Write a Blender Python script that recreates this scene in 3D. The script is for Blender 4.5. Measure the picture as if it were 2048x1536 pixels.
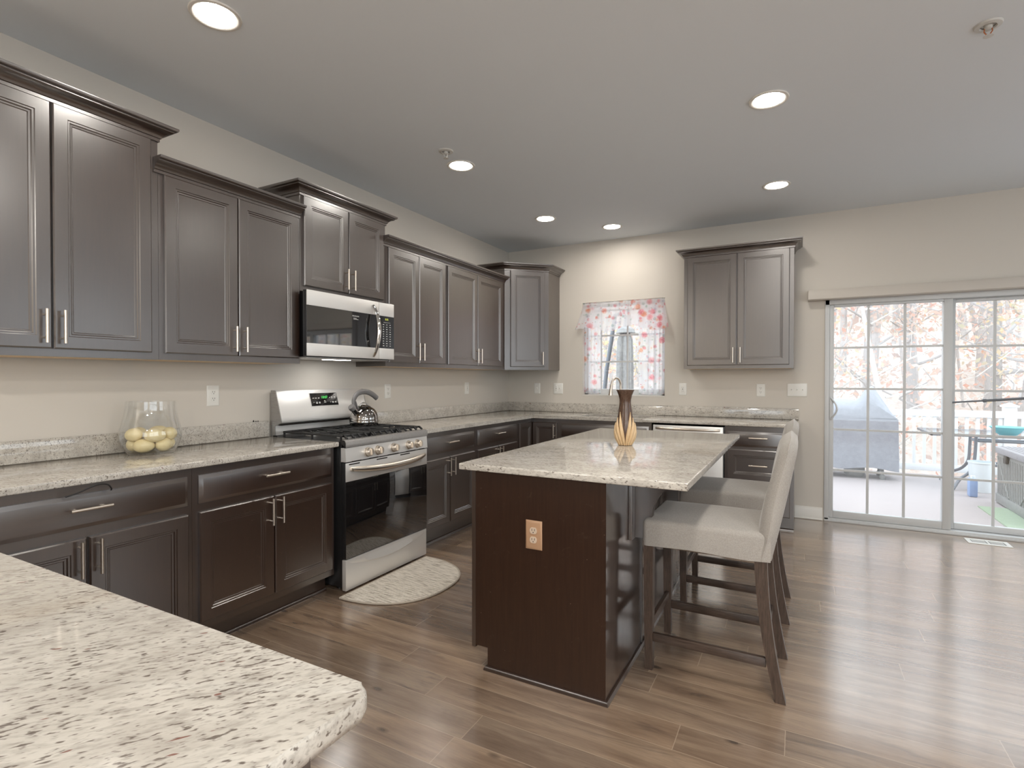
import bpy, bmesh, math, random
from mathutils import Vector, Matrix
R = math.radians
PI = math.pi
for o in list(bpy.data.objects):
    bpy.data.objects.remove(o)
scene = bpy.context.scene
COL = scene.collection

# ------------------------------------------------------------------ camera
cam_d = bpy.data.cameras.new('camera')
cam = bpy.data.objects.new('camera', cam_d)
COL.objects.link(cam)
cam_d.sensor_width = 36.0
cam_d.lens = 18.7215
cam_d.clip_start = 0.02
cam_d.clip_end = 300
cam.location = (3.0796, -5.6284, 1.2968)
cam.rotation_euler = (R(90 - 0.6126), R(-0.0366), R(28.2889))
scene.camera = cam

# ------------------------------------------------------------------ colour management, sampling helpers
vs = scene.view_settings
vs.view_transform = 'Standard'
vs.look = 'None'
vs.gamma = 1.0
vs.exposure = 0.57
vs.use_curve_mapping = False
scene.cycles.use_denoising = True
scene.cycles.max_bounces = 10
scene.cycles.transparent_max_bounces = 16
scene.cycles.sample_clamp_indirect = 6.0
scene.cycles.caustics_reflective = False
scene.cycles.caustics_refractive = False

# ------------------------------------------------------------------ world: bright overcast sky
SKY = 2.3
world = bpy.data.worlds.new('overcast_sky')
scene.world = world
world.use_nodes = True
wn = world.node_tree
bg = wn.nodes['Background']
bg.inputs[0].default_value = (0.85, 0.935, 1.0, 1)
bg.inputs[1].default_value = SKY

LAMP = 80.0          # radiance of the recessed ceiling lamps
LAMP_COL = (1.0, 0.94, 0.86)
H = 2.8066           # ceiling height


def area(name, loc, rot, sx, sy, power, col):
    d = bpy.data.lights.new(name, 'AREA')
    d.shape = 'RECTANGLE'
    d.size = sx
    d.size_y = sy
    d.energy = power
    d.color = col
    o = bpy.data.objects.new(name, d)
    COL.objects.link(o)
    o.location = loc
    o.rotation_euler = rot
    return o


# unseen fill lights added at ceiling height to raise the ambient light
for i, (lx, ly, le) in enumerate([(2.92, -4.25, 16), (4.4, -8.0, 80), (5.9, -6.9, 60), (0.4, -8.3, 50)]):
    d = bpy.data.lights.new('ceiling_fill_light', 'AREA')
    d.shape = 'DISK'
    d.size = 0.3
    d.energy = le
    d.color = (1.0, 0.95, 0.88)
    o = bpy.data.objects.new('ceiling_fill_light', d)
    COL.objects.link(o)
    o.location = (lx, ly, H - 0.015)

# ================================================================== node / material helpers


def lin(c):
    c = c / 255.0
    return c / 12.92 if c <= 0.04045 else ((c + 0.055) / 1.055) ** 2.4


def S(r, g, b):
    return (lin(r), lin(g), lin(b), 1.0)


class NT:
    def __init__(self, name):
        self.m = bpy.data.materials.new(name)
        self.m.use_nodes = True
        self.t = self.m.node_tree
        self.t.nodes.clear()
        self.out = self.t.nodes.new('ShaderNodeOutputMaterial')

    def n(self, typ, ins=None, **kw):
        nd = self.t.nodes.new(typ)
        for k, v in kw.items():
            setattr(nd, k, v)
        for k, v in (ins or {}).items():
            if isinstance(v, bpy.types.NodeSocket):
                self.t.links.new(v, nd.inputs[k])
            else:
                nd.inputs[k].default_value = v
        return nd

    def math(self, op, a, b=0.0, c=0.0):
        return self.n('ShaderNodeMath', {0: a, 1: b, 2: c}, operation=op).outputs[0]

    def ramp(self, fac, stops, interp='LINEAR'):
        nd = self.n('ShaderNodeValToRGB', {0: fac})
        e = nd.color_ramp
        e.interpolation = interp
        while len(e.elements) < len(stops):
            e.elements.new(0.5)
        for el, (p, c) in zip(e.elements, stops):
            el.position = p
            el.color = c if len(c) == 4 else (*c, 1)
        return nd.outputs[0]

    def mix(self, fac, a, b, blend='MIX'):
        nd = self.n('ShaderNodeMix', data_type='RGBA', blend_type=blend)
        for i, v in ((0, fac), (6, a), (7, b)):
            if isinstance(v, bpy.types.NodeSocket):
                self.t.links.new(v, nd.inputs[i])
            else:
                nd.inputs[i].default_value = v
        return nd.outputs[2]

    def coords(self, scale=(1, 1, 1), rot=(0, 0, 0), loc=(0, 0, 0), kind='Object'):
        tc = self.n('ShaderNodeTexCoord')
        src = tc.outputs[kind]
        if any(rot):        # turn first, then stretch
            src = self.n('ShaderNodeMapping', {0: src, 2: rot}).outputs[0]
        mp = self.n('ShaderNodeMapping', {0: src, 1: loc, 3: scale})
        return mp.outputs[0]

    def noise(self, vec, scale, detail=4.0, rough=0.5, dist=0.0):
        return self.n('ShaderNodeTexNoise', {'Vector': vec, 'Scale': scale, 'Detail': detail, 'Roughness': rough, 'Distortion': dist})

    def principled(self, color, rough=0.5, bump=None, bump_strength=0.2, bump_dist=0.002, **kw):
        ins = {'Base Color': color, 'Roughness': rough}
        ins.update(kw)
        if bump is not None:
            b = self.n('ShaderNodeBump', {'Strength': bump_strength, 'Distance': bump_dist, 'Height': bump})
            ins['Normal'] = b.outputs[0]
        p = self.n('ShaderNodeBsdfPrincipled', ins)
        self.t.links.new(p.outputs[0], self.out.inputs[0])
        return p


def simple(name, col, rough=0.5, metal=0.0, **kw):
    t = NT(name)
    t.principled(col, rough, **{'Metallic': metal, **kw})
    return t.m


def m_paint(name, col, rough=0.75, bump=0.04):
    t = NT(name)
    v = t.coords()
    nz = t.noise(v, 260, 2)
    nb = t.noise(v, 1.3, 2)
    c = t.mix(t.math('MULTIPLY', nb.outputs[0], 0.06), col, (col[0] * 0.8, col[1] * 0.8, col[2] * 0.8, 1))
    t.principled(c, rough, nz.outputs[0], bump, 0.001, **{'Specular IOR Level': 0.25})
    return t.m


def m_espresso(name, grain_axis='z', tint=1.0, coat=0.29, ior=2.15):
    t = NT(name)
    sc = {'z': (40, 40, 2.2), 'y': (40, 2.2, 40), 'x': (2.2, 40, 40)}[grain_axis]
    nz = t.noise(t.coords(sc), 3.0, 6, 0.6)
    c = t.ramp(nz.outputs[0], [(0.3, (0.024 * tint, 0.0115 * tint, 0.0065 * tint)), (0.7, (0.036 * tint, 0.018 * tint, 0.0105 * tint))])
    rr = t.ramp(t.noise(t.coords(), 9, 4).outputs[0], [(0.3, (0.30, 0.30, 0.30)), (0.7, (0.38, 0.38, 0.38))])
    t.principled(c, rr, nz.outputs[0], 0.05, 0.001, **{'IOR': 1.5, 'Coat Weight': 1.0, 'Coat Roughness': coat, 'Coat IOR': ior})
    return t.m


def m_granite(name, rot=0.0, spot=None):
    t = NT(name)
    rot_v = (0, 0, rot)
    v_iso = t.coords()
    v_st = t.coords((0.36, 1.05, 0.9), rot_v)
    cloud = t.noise(t.coords((0.6, 1, 1), rot_v), 14, 5, 0.6)
    base = t.ramp(cloud.outputs[0], [(0.30, S(186, 180, 171)), (0.5, S(203, 198, 189)), (0.72, S(214, 209, 200))])
    # broad grey veining
    n1 = t.noise(v_st, 74, 3, 0.55, 0.2)
    gmask = t.ramp(n1.outputs[0], [(0.50, (0, 0, 0)), (0.70, (1, 1, 1))])
    c = t.mix(t.math('MULTIPLY', gmask, 0.48), base, S(138, 130, 122))
    nf = t.noise(v_st, 210, 2, 0.5, 0.1)
    c = t.mix(t.ramp(nf.outputs[0], [(0.52, (0, 0, 0)), (0.72, (0.38, 0.38, 0.38))]), c, S(128, 120, 112))
    # dark flecks
    n2 = t.noise(v_st, 185, 2, 0.5, 0.2)
    big = t.noise(v_iso, 8, 3)
    f2 = t.math('ADD', n2.outputs[0], t.math('MULTIPLY', big.outputs[0], 0.26))
    dmask = t.ramp(f2, [(0.72, (0, 0, 0)), (0.82, (1, 1, 1))])
    c = t.mix(t.math('MULTIPLY', dmask, 0.85), c, S(92, 80, 72))
    # rust red crystals
    n3 = t.noise(t.coords((0.38, 1.1, 0.9), rot_v, (3.1, 7.7, 1.3)), 95, 1, 0.5)
    rmask = t.ramp(n3.outputs[0], [(0.745, (0, 0, 0)), (0.785, (1, 1, 1))])
    c = t.mix(t.math('MULTIPLY', rmask, 0.8), c, S(118, 62, 48))
    rough = 0.07
    if spot:
        d = t.n('ShaderNodeVectorMath', {0: t.coords((1, 1.2, 1)), 1: (spot[0], spot[1] * 1.2, spot[2])}, operation='DISTANCE').outputs['Value']
        d = t.math('ADD', d, t.math('MULTIPLY', t.noise(v_iso, 60, 2).outputs[0], 0.012))
        sm = t.ramp(d, [(0.030, (1, 1, 1)), (0.036, (0, 0, 0))])
        c = t.mix(t.math('MULTIPLY', sm, 0.75), c, S(150, 145, 130))
    t.principled(c, rough, **{'IOR': 1.65})
    return t.m


def m_floor():
    t = NT('plank_floor')
    sx = t.n('ShaderNodeSeparateXYZ', {0: t.coords()})
    x, y = sx.outputs[0], sx.outputs[1]
    W, L = 0.152, 1.22
    ry = t.math('DIVIDE', t.math('ADD', y, 2.370 + 40 * W), W)
    row = t.math('FLOOR', ry)
    fy = t.math('FRACT', ry)
    rnd = t.n('ShaderNodeTexWhiteNoise', {'W': row}, noise_dimensions='1D').outputs[0]
    rx = t.math('ADD', t.math('DIVIDE', x, L), t.math('MULTIPLY', rnd, 7.0))
    px = t.math('FLOOR', rx)
    fx = t.math('FRACT', rx)
    pid = t.n('ShaderNodeTexWhiteNoise', {'Vector': t.n('ShaderNodeCombineXYZ', {0: px, 1: row, 2: 0.0}).outputs[0]}, noise_dimensions='3D')
    # seams
    ey = t.math('MINIMUM', fy, t.math('SUBTRACT', 1.0, fy))
    ex = t.math('MINIMUM', fx, t.math('SUBTRACT', 1.0, fx))
    sy_ = t.math('LESS_THAN', t.math('MULTIPLY', ey, W), 0.0015)
    sx_ = t.math('LESS_THAN', t.math('MULTIPLY', ex, L), 0.0015)
    seam = t.math('MAXIMUM', sy_, sx_)
    # grain, shifted for each plank
    off = t.n('ShaderNodeCombineXYZ', {0: t.math('MULTIPLY', pid.outputs[0], 13.0), 1: t.math('MULTIPLY', rnd, 31.0), 2: t.math('MULTIPLY', pid.outputs[0], 5.0)}).outputs[0]
    pv = t.n('ShaderNodeVectorMath', {0: t.coords(), 1: off}, operation='ADD').outputs[0]
    g1 = t.noise(t.n('ShaderNodeMapping', {0: pv, 3: (0.9, 9, 1)}).outputs[0], 1.6, 6, 0.62, 0.5)
    g2 = t.noise(t.n('ShaderNodeMapping', {0: pv, 3: (4.0, 110, 1)}).outputs[0], 3.0, 5, 0.65)
    g3 = t.noise(t.n('ShaderNodeMapping', {0: pv, 3: (0.8, 5.5, 1)}).outputs[0], 1.9, 4, 0.6, 1.6)
    c = t.ramp(g1.outputs[0], [(0.25, S(118, 98, 82)), (0.45, S(149, 127, 108)), (0.60, S(168, 146, 125)), (0.80, S(182, 161, 140))])
    c = t.mix(t.ramp(g3.outputs[0], [(0.56, (0, 0, 0)), (0.74, (0.8, 0.8, 0.8))]), c, S(92, 78, 70))
    c = t.mix(t.ramp(g2.outputs[0], [(0.40, (0, 0, 0)), (0.72, (0.42, 0.42, 0.42))]), c, S(92, 78, 68))
    tone = t.ramp(pid.outputs[0], [(0.0, (0.72, 0.71, 0.71)), (0.5, (0.90, 0.89, 0.875)), (1.0, (1.06, 1.02, 0.97))])
    c = t.mix(1.0, c, tone, 'MULTIPLY')
    # knots
    kn = t.n('ShaderNodeTexVoronoi', {'Vector': t.n('ShaderNodeMapping', {0: pv, 3: (1.0, 2.2, 1)}).outputs[0], 'Scale': 2.1})
    km = t.ramp(kn.outputs['Distance'], [(0.02, (0.85, 0.85, 0.85)), (0.075, (0, 0, 0))])
    c = t.mix(km, c, S(48, 38, 33))
    c = t.mix(t.math('MULTIPLY', seam, 0.7), c, S(186, 166, 144))
    rr = t.ramp(g1.outputs[0], [(0.3, (0.24, 0.24, 0.24)), (0.7, (0.17, 0.17, 0.17))])
    bump = t.math('SUBTRACT', t.math('MULTIPLY', g2.outputs[0], 0.3), seam)
    t.principled(c, rr, bump, 0.10, 0.0012, **{'IOR': 1.5, 'Coat Weight': 1.0, 'Coat Roughness': 0.19, 'Coat IOR': 2.1})
    return t.m


def m_steel(name, col=(0.82, 0.81, 0.79, 1), rough=0.42, axis=(2, 60, 200)):
    t = NT(name)
    nz = t.noise(t.coords(axis), 4, 3, 0.6)
    rr = t.ramp(nz.outputs[0], [(0.3, (rough - 0.05,) * 3), (0.7, (rough + 0.06,) * 3)])
    t.principled(col, rr, nz.outputs[0], 0.03, 0.0006, **{'Metallic': 0.6})
    return t.m


def m_clear(name, tint=(1, 1, 1, 1), f0=0.04, edge=0.5, rough=0.0):
    """thin clear sheet: mostly transparent, mirror-like towards grazing angles on both faces"""
    t = NT(name)
    fc = t.n('ShaderNodeLayerWeight', {0: 0.5}).outputs['Facing']
    fr = t.math('ADD', f0, t.math('MULTIPLY', t.math('POWER', fc, 4.0), edge))
    tr = t.n('ShaderNodeBsdfTransparent', {0: tint}).outputs[0]
    gl = t.n('ShaderNodeBsdfGlossy', {0: (1, 1, 1, 1), 1: rough}).outputs[0]
    mx = t.n('ShaderNodeMixShader', {0: fr, 1: tr, 2: gl})
    t.t.links.new(mx.outputs[0], t.out.inputs[0])
    return t.m


def m_fabric(name, c1, c2, scale=420, rough=0.9, bump=0.25):
    t = NT(name)
    v = t.coords()
    w1 = t.noise(t.coords((1, 1, 0.25)), scale, 2)
    w2 = t.noise(t.coords((0.25, 0.25, 1)), scale, 2)
    f = t.math('MULTIPLY', t.math('ADD', w1.outputs[0], w2.outputs[0]), 0.5)
    blot = t.noise(v, 12, 3)
    c = t.ramp(f, [(0.35, c1), (0.65, c2)])
    c = t.mix(t.math('MULTIPLY', blot.outputs[0], 0.15), c, c1)
    h = t.math('ADD', f, t.math('MULTIPLY', t.noise(v, 22, 3).outputs[0], 2.5))
    t.principled(c, rough, h, bump, 0.002, **{'Sheen Weight': 0.3, 'Specular IOR Level': 0.15})
    return t.m


def m_wood(name, dark, light, axis=(30, 30, 3), rough=0.4):
    t = NT(name)
    nz = t.noise(t.coords(axis), 4, 6, 0.65, 0.6)
    c = t.ramp(nz.outputs[0], [(0.3, dark), (0.7, light)])
    t.principled(c, rough, nz.outputs[0], 0.1, 0.001, **{'Specular IOR Level': 0.5})
    return t.m


def m_emit(name, col, strength):
    t = NT(name)
    e = t.n('ShaderNodeEmission', {0: col, 1: strength})
    t.t.links.new(e.outputs[0], t.out.inputs[0])
    return t.m


def m_floral(name, cover=0.55, glow=0.7):
    """sheer white cloth printed with pink, coral and orange blossoms and pale green leaves"""
    t = NT(name)
    v0 = t.coords((1, 0.0, 1))
    w1 = t.noise(v0, 42, 3)
    v = t.n('ShaderNodeVectorMath', {0: v0, 1: t.n('ShaderNodeVectorMath', {0: w1.outputs[1], 1: (0.020, 0.0, 0.020)}, operation='MULTIPLY').outputs[0]}, operation='ADD').outputs[0]
    dens = t.noise(t.coords((1, 0, 1), (0, 0, 0), (5.3, 0, 2.2)), 5.0, 2).outputs[0]
    c = S(246, 246, 248)
    for sc, prob, r0, r1, cols, amt in (
            (24, 0.66, 0.25, 0.24, [(0.0, S(176, 212, 204)), (0.4, S(160, 196, 176)), (0.7, S(196, 206, 226)), (0.9, S(184, 190, 200))], 0.7),
            (30, 0.48, 0.18, 0.24, [(0.0, S(244, 176, 186)), (0.5, S(240, 160, 150)), (0.8, S(246, 196, 160))], 0.75),
            (13.0, 0.85, 0.30, 0.26, [(0.0, S(242, 146, 158)), (0.3, S(246, 178, 184)), (0.55, S(238, 140, 118)), (0.8, S(243, 172, 130))], 0.85)):
        vo = t.n('ShaderNodeTexVoronoi', {'Vector': v, 'Scale': sc, 'Randomness': 0.95})
        sp = t.n('ShaderNodeSeparateColor', {0: vo.outputs['Color']})
        on = t.math('LESS_THAN', t.math('ADD', sp.outputs[0], t.math('MULTIPLY', t.math('SUBTRACT', 0.5, dens), 1.6)), prob)
        d = t.math('DIVIDE', vo.outputs['Distance'], t.math('ADD', r0, t.math('MULTIPLY', sp.outputs[1], r1)))
        m = t.math('MULTIPLY', t.ramp(d, [(0.55, (1, 1, 1)), (1.0, (0, 0, 0))]), on)
        col = t.ramp(sp.outputs[2], cols, 'CONSTANT')
        col = t.mix(t.ramp(t.noise(v0, 85, 2).outputs[0], [(0.42, (0, 0, 0)), (0.62, (0.6, 0.6, 0.6))]), col, S(250, 220, 220))
        heart = t.ramp(d, [(0.12, (0.45, 0.45, 0.45)), (0.38, (0, 0, 0))])
        col = t.mix(heart, col, S(206, 84, 84) if sc < 20 else col)
        c = t.mix(t.math('MULTIPLY', m, amt), c, col)
    df = t.n('ShaderNodeBsdfDiffuse', {0: c}).outputs[0]
    tl = t.n('ShaderNodeBsdfTranslucent', {0: c}).outputs[0]
    tp = t.n('ShaderNodeBsdfTransparent', {0: c}).outputs[0]
    a = t.n('ShaderNodeMixShader', {0: glow, 1: df, 2: tl}).outputs[0]
    b = t.n('ShaderNodeMixShader', {0: cover, 1: tp, 2: a})
    t.t.links.new(b.outputs[0], t.out.inputs[0])
    return t.m


def m_leaves(name, stops):
    t = NT(name)
    g = t.n('ShaderNodeNewGeometry')
    c = t.ramp(g.outputs['Random Per Island'], stops)
    df = t.n('ShaderNodeBsdfDiffuse', {0: c}).outputs[0]
    tl = t.n('ShaderNodeBsdfTranslucent', {0: c}).outputs[0]
    mx = t.n('ShaderNodeMixShader', {0: 0.5, 1: df, 2: tl})
    t.t.links.new(mx.outputs[0], t.out.inputs[0])
    return t.m


def m_noisecol(name, scale, stops, rough=0.85, bump=0.0, sc=(1, 1, 1)):
    t = NT(name)
    nz = t.noise(t.coords(sc), scale, 5, 0.65)
    t.principled(t.ramp(nz.outputs[0], stops), rough, nz.outputs[0] if bump else None, bump, 0.01)
    return t.m


def m_mat():
    t = NT('woven_cotton')
    wv = t.n('ShaderNodeTexWave', {'Vector': t.coords((1, 1, 1), (0, 0, R(-6))), 'Scale': 24.0, 'Distortion': 1.2, 'Detail': 2.0, 'Detail Scale': 6.0}, bands_direction='Y')
    nz = t.noise(t.coords((9, 105, 1), (0, 0, R(4))), 1.3, 2, 0.5)
    c = t.ramp(nz.outputs[0], [(0.36, S(160, 150, 138)), (0.48, S(226, 218, 206)), (0.75, S(242, 236, 226))])
    c = t.mix(t.math('MULTIPLY', wv.outputs[1], 0.25), c, S(200, 190, 178))
    t.principled(c, 0.95, t.math('ADD', wv.outputs[1], nz.outputs[0]), 0.7, 0.004, **{'Specular IOR Level': 0.1})
    return t.m


def m_scuffed(name='scuffed_espresso', amount=0.05, coat=0.3, rough=0.25, ior=1.6):
    """espresso end panel with pale scuffs and tiny dust specks"""
    t = NT(name)
    nz = t.noise(t.coords((40, 40, 2.2)), 3.0, 6, 0.6)
    c = t.ramp(nz.outputs[0], [(0.3, (0.022, 0.0085, 0.004)), (0.7, (0.034, 0.0145, 0.0075))])
    vz = t.n('ShaderNodeTexVoronoi', {'Vector': t.coords(), 'Scale': 42.0})
    sp = t.n('ShaderNodeSeparateColor', {0: vz.outputs['Color']})
    m = t.math('MULTIPLY', t.math('LESS_THAN', vz.outputs['Distance'], 0.065), t.math('LESS_THAN', sp.outputs[0], 0.12))
    sc = t.noise(t.coords((2, 2, 3), (0, R(35), 0)), 9, 7, 0.75, 1.5)
    sm = t.math('MULTIPLY', t.ramp(sc.outputs[0], [(0.60, (0, 0, 0)), (0.70, (amount,) * 3)]), 1.0)
    c = t.mix(t.math('MAXIMUM', t.math('MULTIPLY', m, 0.45), sm), c, S(175, 155, 135))
    t.principled(c, 0.36, nz.outputs[0], 0.05, 0.001, **{'IOR': 1.5, 'Coat Weight': coat, 'Coat Roughness': rough, 'Coat IOR': ior})
    return t.m


M = {}
M['wall'] = m_paint('wall_paint', S(212, 206, 197))
M['ceiling'] = m_paint('ceiling_paint', S(229, 235, 241), 0.85)
M['trim'] = simple('white_trim', S(222, 219, 213), 0.35)
M['vinyl'] = simple('white_vinyl', S(206, 208, 209), 0.35)
M['headrail'] = simple('putty_headrail', S(200, 193, 184), 0.45)
M['floor'] = m_floor()
M['esp'] = m_espresso('espresso_wood')
M['esp_y'] = m_espresso('espresso_wood_rail', 'y')
M['esp_x'] = m_espresso('espresso_wood_cross', 'x')
M['scuff'] = m_scuffed()
M['esp_scuff'] = m_scuffed('smudged_espresso', 0.16, 1.0, 0.29, 2.1)
M['esp_gloss'] = m_espresso('espresso_laminate', 'z', 1.0, 0.10, 2.8)
M['dark'] = simple('dark_recess', (0.010, 0.006, 0.004, 1), 0.6)
M['granite_y'] = m_granite('granite_long', R(-20))
M['granite_x'] = m_granite('granite_cross', R(0))
M['granite_p'] = m_granite('granite_peninsula', R(-52), (1.50, -5.335, 0.914))
M['nickel'] = simple('brushed_nickel', (0.72, 0.65, 0.57, 1), 0.3, 1.0)
M['steel'] = m_steel('stainless_steel')
M['steel_d'] = m_steel('dark_stainless_steel', (0.40, 0.39, 0.38, 1), 0.3)
M['chrome'] = simple('chrome', (0.75, 0.74, 0.72, 1), 0.06, 1.0)
M['kettle'] = simple('polished_kettle_steel', (0.30, 0.285, 0.27, 1), 0.05, 1.0)
M['black_glass'] = simple('black_glass', (0.006, 0.006, 0.007, 1), 0.03, 0.0, **{'IOR': 2.3})
M['black'] = simple('black_enamel', (0.012, 0.012, 0.013, 1), 0.3)
M['iron'] = simple('cast_iron', (0.022, 0.022, 0.023, 1), 0.55)
M['grey_plastic'] = simple('grey_plastic', S(122, 120, 120), 0.4)
M['white_print'] = simple('white_print', S(225, 225, 222), 0.6)
M['green_led'] = m_emit('green_led', (0.15, 0.9, 0.2, 1), 0.9)
M['amber_led'] = m_emit('amber_led', (0.75, 0.8, 0.12, 1), 0.7)
M['plate'] = simple('white_plate', S(232, 231, 226), 0.3)
M['slot'] = simple('dark_slot', S(70, 66, 62), 0.6)
M['tan_plate'] = simple('tan_plate', S(176, 140, 110), 0.35)
M['tan_socket'] = simple('pale_tan_socket', S(205, 185, 165), 0.3)
M['lens'] = m_emit('lamp_lens', (*LAMP_COL, 1), LAMP)
M['task'] = m_emit('cooktop_lamp', (1.0, 0.97, 0.92, 1), 13.0)
M['lamp_trim'] = simple('white_lamp_trim', S(225, 222, 216), 0.5)
M['glass'] = m_clear('window_glass', (0.985, 0.99, 0.99, 1), 0.03, 0.4)
M['jar'] = m_clear('jar_glass', (0.985, 0.99, 0.99, 1), 0.05, 0.9)
M['egg'] = m_noisecol('cream_shell', 25, [(0.3, S(222, 204, 152)), (0.7, S(232, 217, 174))], 0.35)
M['floral'] = m_floral('floral_sheer', 0.62, 0.78)
M['valance'] = m_floral('floral_cotton', 0.66, 0.6)
M['linen'] = m_fabric('oatmeal_linen', S(150, 145, 139), S(176, 171, 165), 700, 0.9, 0.10)
M['stool_wood'] = m_wood('walnut_stain', S(52, 40, 33), S(88, 72, 62), (45, 45, 4), 0.38)
M['stool_rail'] = m_wood('walnut_stain_rail', S(52, 40, 33), S(84, 69, 60), (4, 45, 45), 0.35)
M['vase_wood'] = m_wood('dark_vase_wood', S(58, 40, 30), S(100, 74, 58), (60, 60, 3), 0.25)
M['petal'] = m_wood('pale_vase_wood', S(205, 172, 128), S(226, 198, 158), (40, 40, 6), 0.4)
M['mat'] = m_mat()
M['mat_edge'] = simple('mat_binding', S(178, 168, 155), 0.9)
M['cord'] = simple('black_cord', (0.01, 0.01, 0.01, 1), 0.5)
M['copper'] = simple('copper_link', S(190, 120, 85), 0.35, 0.6)
M['sprinkler'] = simple('white_sprinkler', S(205, 204, 200), 0.4)
M['sink'] = m_steel('sink_steel', (0.55, 0.55, 0.54, 1), 0.3)
# outdoors
M['deck'] = m_noisecol('composite_deck', 30, [(0.3, S(164, 154, 153)), (0.7, S(174, 164, 163))], 0.7, 0.0, (0.15, 3, 1))
M['railing'] = simple('white_railing', S(238, 240, 242), 0.4)
M['cover'] = m_noisecol('grey_cover_cloth', 18, [(0.3, S(140, 142, 150)), (0.7, S(152, 154, 162))], 0.6, 0.3)
M['box'] = m_noisecol('grey_resin', 30, [(0.3, S(132, 131, 128)), (0.7, S(144, 143, 140))], 0.6)
M['box_lid'] = m_noisecol('grey_resin_lid', 30, [(0.3, S(140, 138, 142)), (0.7, S(152, 150, 154))], 0.55)
M['turf'] = m_noisecol('green_turf', 80, [(0.3, S(146, 160, 138)), (0.7, S(164, 178, 154))], 0.95)
M['table_metal'] = simple('grey_table_metal', S(128, 130, 136), 0.4, 0.2)
M['table_glass'] = m_clear('table_glass', (0.82, 0.87, 0.9, 1), 0.05, 0.6)
M['teal'] = simple('teal_bowl', S(110, 196, 206), 0.4)
M['blue'] = simple('blue_plastic', S(150, 174, 214), 0.35)
M['white_plastic'] = simple('white_plastic', S(232, 238, 240), 0.4)
M['umb_cloth'] = m_noisecol('grey_umbrella_cloth', 20, [(0.3, S(140, 139, 138)), (0.7, S(164, 163, 162))], 0.8)
M['umb_metal'] = simple('grey_umbrella_pole', S(112, 116, 122), 0.4)
M['bark'] = m_noisecol('grey_bark', 20, [(0.3, S(158, 154, 153)), (0.7, S(184, 181, 180))], 0.9, 0.0, (3, 3, 0.5))
M['pale_bark'] = m_noisecol('pale_bark', 20, [(0.3, S(176, 172, 168)), (0.7, S(206, 204, 200))], 0.9, 0.0, (3, 3, 0.5))
AUT = [(0.0, S(214, 172, 150)), (0.3, S(216, 194, 178)), (0.5, S(200, 188, 168)), (0.7, S(196, 168, 158)), (1.0, S(204, 198, 190))]
M['leaves'] = m_leaves('autumn_leaves', AUT)
M['leaves2'] = m_leaves('rusty_leaves', [(0.0, S(218, 172, 158)), (0.5, S(216, 198, 188)), (1.0, S(196, 178, 172))])
M['leaves3'] = m_leaves('gold_leaves', [(0.0, S(216, 194, 158)), (0.5, S(214, 202, 178)), (1.0, S(188, 188, 168))])
M['litter'] = m_noisecol('leaf_litter', 7, [(0.3, S(184, 168, 158)), (0.5, S(200, 188, 180)), (0.7, S(206, 200, 196))], 0.95)
M['twig'] = m_noisecol('grey_twigs', 4, [(0.3, S(176, 170, 168)), (0.7, S(200, 196, 194))], 0.95)
M['siding'] = simple('outside_siding', S(200, 200, 198), 0.7)

# ================================================================== mesh helpers


def BM():
    return bmesh.new()


def obj(name, bm, mat, parent=None, sharp=38):
    bmesh.ops.recalc_face_normals(bm, faces=bm.faces)
    me = bpy.data.meshes.new(name)
    bm.to_mesh(me)
    bm.free()
    mats = mat if isinstance(mat, (list, tuple)) else [mat]
    for mm in mats:
        me.materials.append(mm)
    me.shade_smooth()
    me.set_sharp_from_angle(angle=R(sharp))
    o = bpy.data.objects.new(name, me)
    COL.objects.link(o)
    if parent is not None:
        o.parent = parent
        # all builders work in world coordinates; a root Empty carries a translation only, a part none
        if parent.type == 'EMPTY':
            o.matrix_parent_inverse = Matrix.Translation(-parent.location)
    return o


def tag(o, label, cat, group=None, kind=None):
    o['label'] = label
    o['category'] = cat
    if group:
        o['group'] = group
    if kind:
        o['kind'] = kind
    return o


def thing(name, label, cat, loc, group=None):
    o = bpy.data.objects.new(name, None)
    COL.objects.link(o)
    o.location = loc
    o.empty_display_size = 0.1
    return tag(o, label, cat, group)


def struct(name, bm, mat, parent=None):
    o = obj(name, bm, mat, parent)
    if parent is None:
        o['kind'] = 'structure'
    return o


def box(bm, x0, x1, y0, y1, z0, z1, bev=0.0, seg=2):
    vs_ = [bm.verts.new((x, y, z)) for z in (z0, z1) for y in (y0, y1) for x in (x0, x1)]
    F_ = [(0, 1, 3, 2), (4, 6, 7, 5), (0, 4, 5, 1), (2, 3, 7, 6), (0, 2, 6, 4), (1, 5, 7, 3)]
    fs = [bm.faces.new([vs_[i] for i in f]) for f in F_]
    if bev > 0:
        es = list({e for f in fs for e in f.edges})
        bmesh.ops.bevel(bm, geom=es, offset=bev, segments=seg, profile=0.5, affect='EDGES')
    return bm


def bxo(name, dims, mat, parent=None, bev=0.0, seg=2):
    return obj(name, box(BM(), *dims, bev=bev, seg=seg), mat, parent)


def prism(bm, pts, a0, a1, axis='x'):
    """extrude a closed polygon; pts are 2-D in the two other axes (cyclic order), along axis a0..a1"""
    def P(p, a):
        return {'x': (a, p[0], p[1]), 'y': (p[0], a, p[1]), 'z': (p[0], p[1], a)}[axis]
    v0 = [bm.verts.new(P(p, a0)) for p in pts]
    v1 = [bm.verts.new(P(p, a1)) for p in pts]
    n = len(pts)
    for i in range(n):
        j = (i + 1) % n
        bm.faces.new((v0[i], v0[j], v1[j], v1[i]))
    bm.faces.new(v0)
    bm.faces.new(v1[::-1])
    return bm


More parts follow.
